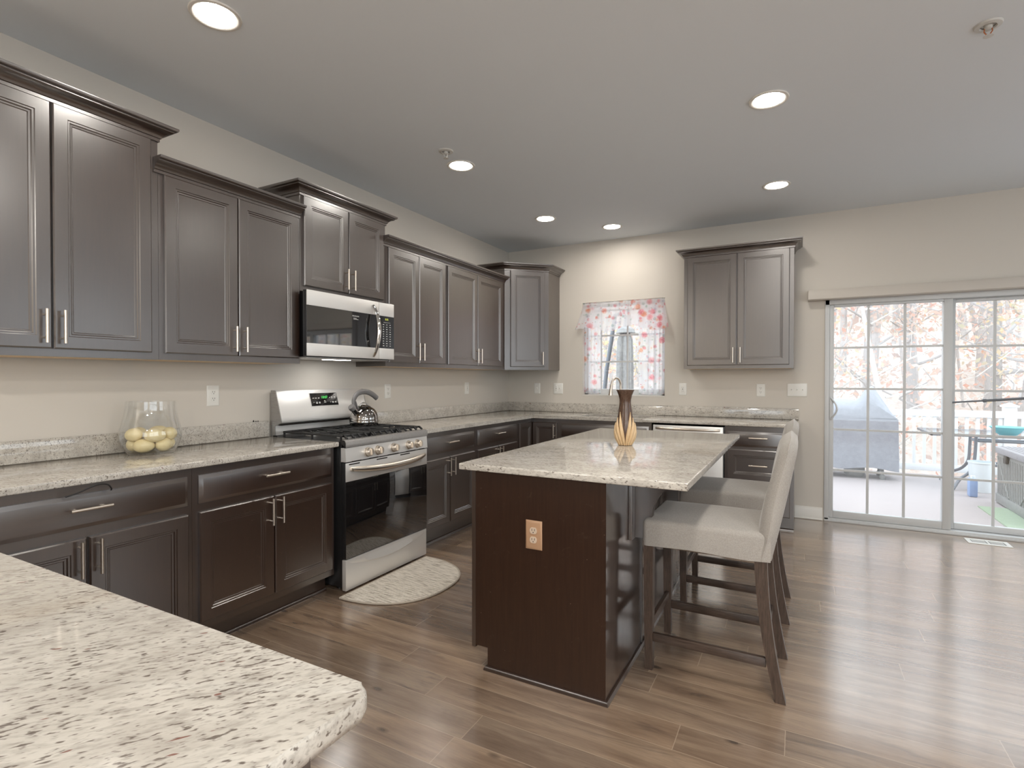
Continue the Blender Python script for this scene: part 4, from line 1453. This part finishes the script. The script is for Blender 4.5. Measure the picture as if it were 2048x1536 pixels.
# ================================================================== bar stools
def make_stool(label, x, y):
    """x, y: middle of the front edge of the seat; the seat faces -x (the island)"""
    t = thing('bar_stool', label, 'stool', (x + .27, y, 0))
    # seat: slipcovered cushion with a hanging skirt
    bm = BM()
    W2 = .222
    box(bm, x, x + .515, y - W2, y + W2, .560, .672)
    es = [e for e in bm.edges if max(v.co.z for v in e.verts) > .6 and not (min(v.co.x for v in e.verts) > x + .5)]
    bmesh.ops.bevel(bm, geom=es, offset=.022, segments=4, profile=.5, affect='EDGES')
    bmesh.ops.subdivide_edges(bm, edges=[e for e in bm.edges if e.calc_length() > .1], cuts=5, use_grid_fill=True)
    for v in bm.verts:
        if v.co.z > .66:
            q = (1 - ((v.co.x - x - .26) / .27) ** 2) * (1 - ((v.co.y - y) / W2) ** 2)
            v.co.z += .014 * max(0, q)
        if v.co.z < .565:
            v.co.z += .004 * math.sin(17 * (v.co.x - x) + 9 * (v.co.y - y))
            v.co.y += .003 * math.sin(23 * (v.co.x - x))
    obj('seat', bm, M['linen'], t, 50)
    # backrest: leaning slab with a soft humped top and a skirt behind the seat
    bm = BM()
    nz, ny = 22, 16
    fr, bk = [], []
    for i in range(nz + 1):
        s = i / nz
        rf, rb = [], []
        for j in range(ny + 1):
            q = -1 + 2 * j / ny
            ztop = 1.066 - .045 * abs(q) ** 5
            z = .562 + (ztop - .562) * s
            xf = x + .447 + .100 * ((z - .56) / .5)
            th = .070 + .012 * math.sin(PI * min(1, s * 1.05)) * (1 - q * q)
            rnd = 1.0 if s < .88 else math.sqrt(max(0.0, 1 - ((s - .88) / .12) ** 2))
            side = math.sqrt(max(0.0, 1 - max(0.0, (abs(q) - .84) / .16) ** 2))
            hw = (th / 2) * max(.02, rnd) * max(.05, side)
            bump = .004 * math.sin(3 * q + 8 * s) * (1 if s > .1 else 0)
            yy = y + q * (W2 + .003 + (.006 * math.sin(6 * s) if s < .5 else 0))
            rf.append(bm.verts.new((xf + .036 - hw - bump, yy, z)))
            rb.append(bm.verts.new((xf + .036 + hw, yy, z)))
        fr.append(rf)
        bk.append(rb)
    for g, fl in ((fr, False), (bk, True)):
        for a, b in zip(g, g[1:]):
            for j in range(ny):
                bm.faces.new((a[j], a[j + 1], b[j + 1], b[j]))
    for i in range(nz):
        bm.faces.new((fr[i][0], fr[i + 1][0], bk[i + 1][0], bk[i][0]))
        bm.faces.new((fr[i][ny], fr[i + 1][ny], bk[i + 1][ny], bk[i][ny]))
    for j in range(ny):
        bm.faces.new((fr[0][j], fr[0][j + 1], bk[0][j + 1], bk[0][j]))
        bm.faces.new((fr[nz][j], fr[nz][j + 1], bk[nz][j + 1], bk[nz][j]))
    obj('backrest', bm, M['linen'], t, 70)
    # legs
    for sg in (-1, 1):
        yo = y + sg * (W2 - .028)
        bm = BM()
        tube(bm, [(x + .026, yo, .575), (x + .027, yo, .30), (x + .029, yo, .0)], [.0295, .027, .0235], 4, flat=(1, 1))
        bmesh.ops.rotate(bm, verts=bm.verts, cent=(x + .026, yo, 0), matrix=Matrix.Rotation(R(45), 3, 'Z'))
        obj('leg', bm, M['stool_wood'], t)
        bm = BM()
        rows = []
        for i in range(13):
            s = i / 12
            z = .600 * (1 - s)
            xc = x + .478 + .072 * (s ** 1.9) + .004 * s
            hx_ = .0245 - .006 * s
            hy_ = .0225 - .003 * s
            rows.append([bm.verts.new((xc + a * hx_, yo + b * hy_, z)) for a, b in ((-1, -1), (1, -1), (1, 1), (-1, 1))])
        for a, b in zip(rows, rows[1:]):
            for k in range(4):
                bm.faces.new((a[k], a[(k + 1) % 4], b[(k + 1) % 4], b[k]))
        bm.faces.new(rows[0])
        bm.faces.new(rows[-1])
        obj('leg', bm, M['stool_wood'], t)
        obj('stretcher', box(BM(), x + .045, x + .500, yo - .010, yo + .010, .128, .166, bev=.003), M['stool_rail'], t)
    obj('stretcher', box(BM(), x + .018, x + .038, y - W2 + .045, y + W2 - .045, .178, .216, bev=.003), M['stool_wood'], t)
    obj('stretcher', box(BM(), x + .490, x + .510, y - W2 + .045, y + W2 - .045, .205, .243, bev=.003), M['stool_wood'], t)
    return t


make_stool('oatmeal linen bar stool closest to the island end with the tan outlet', 2.470, -3.055)
make_stool('oatmeal linen bar stool behind another, closer to the back counter', 2.474, -2.270)

# ================================================================== ceiling lamps and sprinklers
LAMPS = [(0.936, -4.249, 'round recessed ceiling lamp above the tall wall cabinet with the glass jar below'),
         (2.928, -2.418, 'round recessed ceiling lamp above the stools at the island'),
         (0.961, -2.459, 'round recessed ceiling lamp beside the smaller sprinkler, level with the microwave'),
         (0.965, -1.034, 'round recessed ceiling lamp out from the far end of the range wall cabinets'),
         (1.438, -0.481, 'round recessed ceiling lamp close to the wall above the curtained window'),
         (2.919, -0.977, 'round recessed ceiling lamp in front of the free-standing wall cabinet')]
for lx, ly, lab in LAMPS:
    t = thing('ceiling_lamp', lab, 'lamp', (lx, ly, H - .008))
    obj('trim_ring', lathe(BM(), [(.078, -.0035), (.090, -.008), (.098, -.006), (.100, -.0005), (.078, -.0005)], (lx, ly, H), 40, cap=False), M['lamp_trim'], t)
    obj('lens', lathe(BM(), [(.0, -.0030), (.0785, -.0030), (.0785, -.0008), (0, -.0008)], (lx, ly, H), 40, cap=False), M['lens'], t)
for lx, ly, lab in ((3.784, -2.650, 'white fire sprinkler with copper link alone on the ceiling'), (1.008, -2.707, 'small white fire sprinkler right beside a ceiling lamp')):
    t = thing('fire_sprinkler', lab, 'sprinkler', (lx, ly, H - .06))
    obj('escutcheon', lathe(BM(), [(.026, -.004), (.030, -.010), (.046, -.007), (.050, -.0005), (.026, -.0005)], (lx, ly, H), 32, cap=False), M['sprinkler'], t)
    obj('nozzle', lathe(BM(), [(.0, -.0005), (.016, -.0005), (.014, -.016), (.008, -.020), (0, -.020)], (lx, ly, H), 20, cap=False), M['sprinkler'], t)
    bm = BM()
    for s in (-1, 1):
        tube(bm, [(lx + s * .012, ly, H - .012), (lx + s * .014, ly, H - .028), (lx + s * .003, ly, H - .046)], .0025, 8)
    obj('frame_arms', bm, M['copper'] if lx > 2 else M['sprinkler'], t)
    obj('deflector', lathe(BM(), [(0, -.046), (.017, -.047), (.018, -.049), (0, -.0505)], (lx, ly, H), 20, cap=False), M['sprinkler'], t)

# ================================================================== curtains
def cloth(bm, n, m, fn, thick=0.0012):
    g = [[bm.verts.new(fn(i / n, j / m)) for j in range(m + 1)] for i in range(n + 1)]
    for i in range(n):
        for j in range(m):
            bm.faces.new((g[i][j], g[i + 1][j], g[i + 1][j + 1], g[i][j + 1]))
    return bm


rod = obj('curtain_rod', tube(BM(), [(WX0 + .001, 0.012, 2.118), (WX1 - .001, 0.012, 2.118)], .006, 10), M['plate'])
tag(rod, 'slim white curtain rod across the top of the kitchen window', 'curtain rod')


def val(s, q):
    # s across, q down
    flare = q ** 1.3
    x0, x1 = WX0 + .006 - .075 * flare, WX1 - .004 + .052 * flare
    drop = .305 - .030 * math.sin(2 * PI * 1.9 * s + .5) * (1 if s > .1 else .6) - (.03 if .18 < s < .32 else 0) * math.sin(PI * (s - .18) / .14)
    z = 2.135 - drop * q
    fold = (.006 + .012 * q) * math.sin(2 * PI * 8.5 * s + .8 * math.sin(9 * s)) + .009 * q * math.sin(2 * PI * 3.1 * s + 1)
    y = 0.004 - .050 * flare - fold * .8 - .004
    return (x0 + (x1 - x0) * s, y, z)


vl = obj('window_valance', cloth(BM(), 120, 16, val), M['valance'], None, 180)
tag(vl, 'ruffled floral valance across the top of the kitchen window', 'valance')


def panel(xa, xb, ya):
    def fn(s, q):
        sp = 1.0
        x = xa + (xb - xa) * s
        y = ya + .010 * math.sin(2 * PI * 4.2 * s + .6) * (.6 + .4 * q) + .004 * math.sin(2 * PI * 9 * s + 2 * q)
        return (x + .006 * q * math.sin(5 * s), y, 2.112 - .985 * q)
    return fn


c1 = obj('window_curtain', cloth(BM(), 50, 24, panel(WX0 + .004, 1.150, .036)), M['floral'], None, 180)
tag(c1, 'sheer floral curtain panel hanging on the corner cabinet side of the window', 'curtain')
c2 = obj('window_curtain', cloth(BM(), 60, 24, panel(1.568, WX1 - .006, .036)), M['floral'], None, 180)
tag(c2, 'sheer floral curtain panel hanging on the lone wall cabinet side of the window', 'curtain')

# ================================================================== outdoors: deck, railing, things on the deck, woods
ZD = -0.12


def hill(y):
    return -1.5 + .34 * max(0.0, y - 8.5) ** 1.02


struct('exterior_deck_floor', box(BM(), -2.5, 9.5, 0.15, 4.22, ZD - .15, ZD), M['deck'])
bm = BM()
n = 30
g = []
for i in range(n + 1):
    row = []
    for j in range(n + 1):
        x = -30 + 75 * i / n
        y = 3.9 + 50 * (j / n) ** 1.3
        z = hill(y) + .18 * math.sin(x * .7) * math.cos(y * .5)
        row.append(bm.verts.new((x, y, z)))
    g.append(row)
for i in range(n):
    for j in range(n):
        bm.faces.new((g[i][j], g[i + 1][j], g[i + 1][j + 1], g[i][j + 1]))
struct('exterior_ground', bm, M['litter'])

rl = thing('deck_railing', 'white deck railing of square balusters in front of the autumn woods', 'railing', (4.7, 4.15, ZD))
RYD = 4.152
obj('top_rail', box(BM(), -2.4, 9.4, RYD - .045, RYD + .045, .745, .838, bev=.008), M['railing'], rl)
obj('bottom_rail', box(BM(), -2.4, 9.4, RYD - .025, RYD + .025, -.055, .045, bev=.006), M['railing'], rl)
proto = None
for k in range(0, 62):
    xx = 1.19 + .1215 * k
    if abs(xx - 5.66) < .08 or abs(xx - 3.2) < .08:
        continue
    if proto is None:
        proto = obj('baluster', box(BM(), xx - .019, xx + .019, RYD - .019, RYD + .019, .0455, .7445), M['railing'], rl)
        x00 = xx
    else:
        c = proto.copy()
        COL.objects.link(c)
        c.location.x = xx - x00
for xx in (3.2, 5.66):
    p = obj('post', box(BM(), xx - .065, xx + .065, RYD - .065, RYD + .065, ZD, .90, bev=.004), M['railing'], rl)
    bm = BM()
    box(bm, xx - .085, xx + .085, RYD - .085, RYD + .085, .90, .925, bev=.004)
    v = [bm.verts.new(q) for q in ((xx - .075, RYD - .075, .925), (xx + .075, RYD - .075, .925), (xx + .075, RYD + .075, .925), (xx - .075, RYD + .075, .925), (xx, RYD, .965))]
    for i in range(4):
        bm.faces.new((v[i], v[(i + 1) % 4], v[4]))
    bm.faces.new(v[:4])
    obj('post_cap', bm, M['railing'], p)

# covered grill
gl = thing('covered_grill', 'gas grill hidden under a grey fabric cover on the deck', 'grill', (3.75, 3.55, ZD))
bm = BM()
gx0, gx1, gy0, gy1 = 3.08, 4.30, 3.30, 3.85


def cover_row(z, ex, sag=0.0):
    out = []
    for k in range(48):
        s = k / 48 * 4
        e, q = int(s), s - int(s)
        cx_ = [(gx0, gy0), (gx1, gy0), (gx1, gy1), (gx0, gy1)]
        a, b = cx_[e], cx_[(e + 1) % 4]
        x, y = a[0] + (b[0] - a[0]) * q, a[1] + (b[1] - a[1]) * q
        mx, my = (gx0 + gx1) / 2, (gy0 + gy1) / 2
        w = .012 * math.sin(k * 2.1) * (1 if z < .6 else .3)
        out.append(bm.verts.new((mx + (x - mx) * ex, my + (y - my) * ex + w, z + sag * math.sin(k * .9))))
    return out


rows = [cover_row(.03, 1.0, .02), cover_row(.2, 1.0), cover_row(.45, .99), cover_row(.66, .985), cover_row(.735, .98)]
for a, b in zip(rows, rows[1:]):
    for k in range(48):
        bm.faces.new((a[k], a[(k + 1) % 48], b[(k + 1) % 48], b[k]))
bm.faces.new(rows[-1])
obj('cover_skirt', bm, M['cover'], gl)
bm = BM()
hood = [(3.12, .735), (3.12, .86), (3.16, .955), (3.26, .99), (3.60, 1.0), (3.80, .985), (3.86, 1.02), (3.955, 1.185), (4.02, 1.19), (4.28, .737)]
n = 10
secs = []
for j in range(n + 1):
    q = -1 + 2 * j / n
    yy = (gy0 + gy1) / 2 + .265 * q
    k = 1 - .55 * abs(q) ** 3
    secs.append([bm.verts.new((x, yy, .735 + (z - .735) * k + .006 * math.sin(9 * x + 5 * q))) for x, z in hood])
for a, b in zip(secs, secs[1:]):
    for i in range(len(hood) - 1):
        bm.faces.new((a[i], a[i + 1], b[i + 1], b[i]))
bm.faces.new(secs[0])
bm.faces.new(secs[-1])
obj('cover_hood', bm, M['cover'], gl, 50)
for lx_ in (3.25, 4.12):
    for ly_ in (3.40, 3.75):
        obj('caster', lathe(BM(), [(0, 0), (.03, .0), (.035, .03), (.03, .06), (.02, .07), (.02, .17), (0, .17)], (lx_, ly_, ZD + .0005), 16), M['box'], gl)
obj('propane_tank', lathe(BM(), [(0, 0), (.10, 0), (.13, .04), (.13, .16), (.09, .2), (0, .205)], (3.80, 3.55, ZD + .0005), 24), M['box'], gl)

# glass patio table
tb = thing('patio_table', 'glass-topped grey metal patio table with curved tube legs on the deck', 'table', (5.35, 3.3, ZD))
tx0, tx1, ty0, ty1, tz = 4.56, 6.2, 2.85, 3.72, .60
obj('table_top', box(BM(), tx0 + .02, tx1 - .02, ty0 + .02, ty1 - .02, tz - .004, tz + .004), M['table_glass'], tb)
bm = BM()
box(bm, tx0, tx1, ty0, ty0 + .028, tz - .026, tz + .006, bev=.006)
box(bm, tx0, tx1, ty1 - .028, ty1, tz - .026, tz + .006, bev=.006)
box(bm, tx0, tx0 + .028, ty0, ty1, tz - .026, tz + .006, bev=.006)
box(bm, tx1 - .028, tx1, ty0, ty1, tz - .026, tz + .006, bev=.006)
obj('rim', bm, M['table_metal'], tb)
for sx_, cx_ in ((-1, 5.03), (1, 5.75)):
    for sy_, cy_ in ((-1, 3.16), (1, 3.42)):
        pts = smooth_pts([(cx_ - sx_ * .05, cy_, tz - .026), (cx_ - sx_ * .045, cy_, .42), (cx_ - sx_ * .03, cy_, .22), (cx_ + sx_ * .03, cy_ + sy_ * .06, .10), (cx_ + sx_ * .14, cy_ + sy_ * .15, .02), (cx_ + sx_ * .22, cy_ + sy_ * .22, ZD + .019)], 6)
        obj('leg', tube(BM(), pts, .018, 12), M['table_metal'], tb)
for z in (.50, .20):
    bm = BM()
    tube(bm, [(5.08, 3.16, z), (5.70, 3.16, z), (5.70, 3.42, z), (5.08, 3.42, z), (5.08, 3.16, z)], .014, 10)
    obj('brace', bm, M['table_metal'], tb)

tl = obj('bowl', lathe(BM(), [(0, .0), (.08, .0), (.105, .02), (.15, .075), (.18, .10), (.176, .102), (.14, .075), (.09, .02), (0, .014)], (5.34, 2.99, tz + .0045), 32, cap=False), M['teal'])
tag(tl, 'teal plastic bowl on the glass patio table', 'bowl')

jg = thing('water_jug', 'slim translucent blue plastic bottle on the deck beside the storage box', 'bottle', (4.93, 2.62, ZD))
bm = BM()
box(bm, 4.888, 4.968, 2.57, 2.68, ZD + .0005, .10, bev=.012)
obj('body', bm, M['blue'], jg)
obj('cap', lathe(BM(), [(.022, 0), (.022, .03), (.0, .03)], (4.93, 2.625, .099), 16), M['white_plastic'], jg)
wb = thing('white_bucket', 'white plastic tub behind the blue bottle under the patio table', 'tub', (5.07, 2.98, ZD))
obj('tub', lathe(BM(), [(0, .0005), (.105, .0005), (.11, .01), (.128, .36), (.136, .362), (.136, .378), (.124, .378), (.105, .03), (0, .03)], (5.10, 3.02, ZD), 32, cap=False), M['white_plastic'], wb)

# storage box on the turf
db = thing('deck_box', 'grey resin deck storage box with ribbed panels on green turf', 'storage box', (5.5, 1.9, ZD))
dbx0, dbx1, dby0, dby1 = 5.085, 5.72, 1.10, 2.36
bm = BM()
box(bm, dbx0, dbx1, dby0, dby1, ZD + .0005, .44, bev=.006)
for k in range(1, 26):
    yy = dby0 + (dby1 - dby0) * k / 26
    box(bm, dbx0 - .004, dbx0 + .002, yy - .016, yy + .016, ZD + .11, .40)
box(bm, dbx0 - .012, dbx1, dby0 - .006, dby1 + .006, ZD + .0005, ZD + .10, bev=.005)
for a, b in (((dby1 - .03, .40), (dby1 - .42, ZD + .11)), ((dby0 + .03, .40), (dby0 + .5, ZD + .11))):
    tube(bm, [(dbx0 - .005, a[0], a[1]), (dbx0 - .005, b[0], b[1])], .009, 6)
obj('body', bm, M['box'], db)
bm = BM()
box(bm, dbx0 - .025, dbx1 + .02, dby0 - .02, dby1 + .02, .4405, .512, bev=.012)
for k in range(1, 14):
    xx = dbx0 + (dbx1 - dbx0) * k / 14
    box(bm, xx - .012, xx + .012, dby0 + .02, dby1 - .02, .510, .516)
obj('lid', bm, M['box_lid'], db)
obj('latch', box(BM(), dbx0 - .032, dbx0 - .010, 1.95, 2.03, .36, .445, bev=.004), M['slot'], db)
tf = obj('turf_mat', box(BM(), 4.83, 6.2, .45, 1.98, ZD + .0003, ZD + .0120), M['turf'])
tag(tf, 'patch of green artificial turf under the deck storage box', 'turf mat')
db.location.z += .0
for ch in db.children:
    for v in ch.data.vertices:
        v.co.z += .0125

# closed cantilever umbrella seen through the kitchen window
um = thing('patio_umbrella', 'closed grey patio umbrella with leaning pole outside the kitchen window', 'umbrella', (0.69, 2.5, ZD))
bm = BM()
lathe(bm, [(.10, .95), (.115, 1.1), (.112, 1.4), (.108, 1.7), (.10, 1.90), (.06, 2.0), (0, 2.02)], (0.70, 2.5, 0), 72, cap=False)
for v in bm.verts:
    a = math.atan2(v.co.y - 2.5, v.co.x - .70)
    k = 1 + .20 * math.sin(9 * a) + .08 * math.sin(16 * a + 1)
    v.co.x = .70 + (v.co.x - .70) * k
    v.co.y = 2.5 + (v.co.y - 2.5) * k
obj('canopy', bm, M['umb_cloth'], um, 60)
obj('top_cap', lathe(BM(), [(.07, 2.0), (.15, 2.0), (.13, 2.06), (.06, 2.10), (0, 2.11)], (0.71, 2.5, 0), 28, cap=False), M['umb_cloth'], um)
obj('pole', tube(BM(), [(0.30, 2.52, ZD + .06), (0.345, 2.52, .95), (0.40, 2.52, 1.45), (0.475, 2.52, 1.9), (0.53, 2.52, 2.3)], [.033] * 5, 12), M['umb_metal'], um)
obj('arm', tube(BM(), [(0.52, 2.51, 2.28), (0.60, 2.505, 2.30), (0.71, 2.5, 2.26), (0.71, 2.5, 2.10)], .024, 10), M['umb_metal'], um)
obj('base', box(BM(), 0.0, 0.6, 2.25, 2.8, ZD + .0005, ZD + .08, bev=.015), M['umb_metal'], um)


# ---- woods
def tree(label, x, y, z0, h, r, lean, seed, mats, n_br=9, leaves=500, group='autumn trees beyond the deck'):
    rnd = random.Random(seed)
    t = thing('tree', label, 'tree', (x, y, z0), group)
    base = Vector((x, y, z0 - .3))
    pts = []
    for i in range(9):
        s = i / 8
        pts.append(base + Vector((lean[0] * s + .10 * math.sin(3 * s + seed), lean[1] * s + .08 * math.cos(4 * s + seed), h * s)))
    bark, leafm = mats
    obj('trunk', tube(BM(), smooth_pts(pts, 3), [r * (1 - .75 * i / 24) for i in range(25)], 10), bark, t)
    bb = BM()
    tips = []
    for k in range(n_br):
        s = .15 + .8 * k / n_br
        p0 = base + Vector((lean[0] * s, lean[1] * s, h * s))
        a = rnd.uniform(0, 2 * PI)
        L = h * rnd.uniform(.16, .34)
        up = rnd.uniform(.15, .8)
        p = [p0]
        for q in range(1, 5):
            a += rnd.uniform(-.4, .4)
            p.append(p[-1] + Vector((math.cos(a), math.sin(a), up * rnd.uniform(.5, 1.3))) * (L / 4))
        rr0 = r * .34 * (1 - .5 * s)
        tube(bb, smooth_pts(p, 3), [rr0 * (1 - .8 * i / 12) for i in range(13)], 6)
        for q in (2, 3, 4):
            tips.append(p[q])
            p2 = p[q] + Vector((rnd.uniform(-1, 1), rnd.uniform(-1, 1), rnd.uniform(-.2, .9))) * L * .35
            p3 = p2 + Vector((rnd.uniform(-1, 1), rnd.uniform(-1, 1), rnd.uniform(-.4, .6))) * L * .25
            tube(bb, [p[q], p2, p3], [rr0 * .4, rr0 * .28, rr0 * .12], 5)
            tips += [p2, p3]
    obj('branches', bb, bark, t)
    lb = BM()
    for k in range(leaves):
        c = rnd.choice(tips) + Vector((rnd.gauss(0, .30), rnd.gauss(0, .30), rnd.gauss(0, .26)))
        sz = rnd.uniform(.035, .075)
        u = Vector((rnd.gauss(0, 1), rnd.gauss(0, 1), rnd.gauss(0, 1))).normalized()
        w = u.cross(Vector((rnd.gauss(0, 1), rnd.gauss(0, 1), rnd.gauss(0, 1)))).normalized()
        lb.faces.new([lb.verts.new(c + u * sz), lb.verts.new(c + w * sz * .55), lb.verts.new(c - u * sz), lb.verts.new(c - w * sz * .55)])
    obj('foliage', lb, leafm, t)
    return t


TL = ['thin pale-barked tree with forked bare limbs directly behind the covered grill', 'grey trunked autumn tree behind the middle door stile', 'rust-leaved tree beyond the deck railing',
      'gold-leaved tree beyond the deck railing']
B1, B2 = M['bark'], M['pale_bark']
tree(TL[0], 5.0, 7.2, -1.2, 6.2, .075, (-1.0, .2), 3, (B2, M['leaves2']), 10, 260, None)
tree('grey tree leaning diagonally over the deck railing', 6.2, 8.6, -1.2, 7.5, .15, (2.6, .3), 8, (B1, M['leaves']), 9, 500, None)
tree('stout grey trunk seen straight through the upper door panes', 7.1, 10.5, -1.1, 9.0, .20, (-.2, .1), 12, (B1, M['leaves']), 10, 700, None)
tree('gold and orange leafed tree crowding the fixed pane of the door', 8.1, 7.6, -1.2, 6.4, .11, (.3, .2), 21, (B1, M['leaves3']), 12, 2600, None)
tree('rust-leaved sapling low behind the deck railing', 6.9, 6.6, -1.25, 4.2, .05, (.4, .3), 33, (B1, M['leaves2']), 12, 1900, None)
GT = 'slim autumn tree in the woods beyond the deck'
for k, (x, y, h, r, ln, sd, ms, lv) in enumerate([
        (4.6, 10.5, 8.5, .11, (.3, .2), 41, (B1, M['leaves2']), 1500), (9.6, 10.0, 8.0, .13, (-.5, .2), 42, (B1, M['leaves']), 1900), (10.2, 8.2, 6.5, .10, (.2, .1), 43, (B1, M['leaves3']), 1900),
        (11.8, 11.5, 9.0, .15, (.4, .1), 44, (B1, M['leaves']), 1800), (8.6, 13.0, 10., .17, (.2, .3), 45, (B2, M['leaves2']), 1600), (6.0, 14.0, 10., .15, (-.4, .1), 46, (B1, M['leaves']), 1500),
        (3.4, 8.4, 7.0, .09, (.3, .4), 47, (B2, M['leaves']), 1200), (1.6, 7.5, 6.5, .10, (.2, .1), 48, (B1, M['leaves3']), 1500), (0.1, 8.6, 7.0, .11, (-.2, .2), 49, (B1, M['leaves3']), 1700),
        (-1.2, 10.5, 8.5, .14, (.3, .1), 50, (B2, M['leaves']), 1500), (-2.6, 8.0, 6.5, .10, (.1, .3), 51, (B1, M['leaves3']), 1400), (2.4, 12.0, 9.5, .16, (.2, .2), 52, (B1, M['leaves2']), 1400),
        (13.5, 9.0, 7.5, .12, (.2, .3), 53, (B1, M['leaves3']), 1500)]):
    tree(GT, x, y, hill(y), h, r, ln, sd, ms, 11, lv)
# undergrowth and far woods nobody could count
rnd = random.Random(99)
bm = BM()
for k in range(520):
    x = rnd.uniform(-14, 34)
    y = rnd.uniform(14, 34)
    z = hill(y)
    h = rnd.uniform(5, 13)
    r = rnd.uniform(.03, .13)
    lx_, ly_ = rnd.gauss(0, .8), rnd.gauss(0, .4)
    tube(bm, [(x, y, z - .3), (x + lx_ * .5, y + ly_ * .5, z + h * .5), (x + lx_, y + ly_, z + h)], [r, r * .7, r * .2], 5, cap=False)
fw = obj('distant_woods', bm, M['twig'])
tag(fw, 'hazy mass of bare grey trunks far behind the deck', 'woods', None, 'stuff')
bm = BM()
for k in range(15000):
    x = rnd.uniform(-14, 34)
    y = rnd.uniform(6, 32)
    gz = hill(y)
    z = gz + abs(rnd.gauss(0, 1)) * (.8 + .17 * y)
    sz = rnd.uniform(.05, .10) * (1 + y * .035)
    c = Vector((x, y, z))
    u = Vector((rnd.gauss(0, 1), rnd.gauss(0, 1), rnd.gauss(0, 1))).normalized()
    w = u.cross(Vector((rnd.gauss(0, 1), rnd.gauss(0, 1), rnd.gauss(0, 1)))).normalized()
    bm.faces.new([bm.verts.new(c + u * sz), bm.verts.new(c + w * sz * .6), bm.verts.new(c - u * sz), bm.verts.new(c - w * sz * .6)])
ug = obj('autumn_undergrowth', bm, M['leaves2'])
tag(ug, 'pale autumn leaves and brush filling the woods behind the railing', 'undergrowth', None, 'stuff')
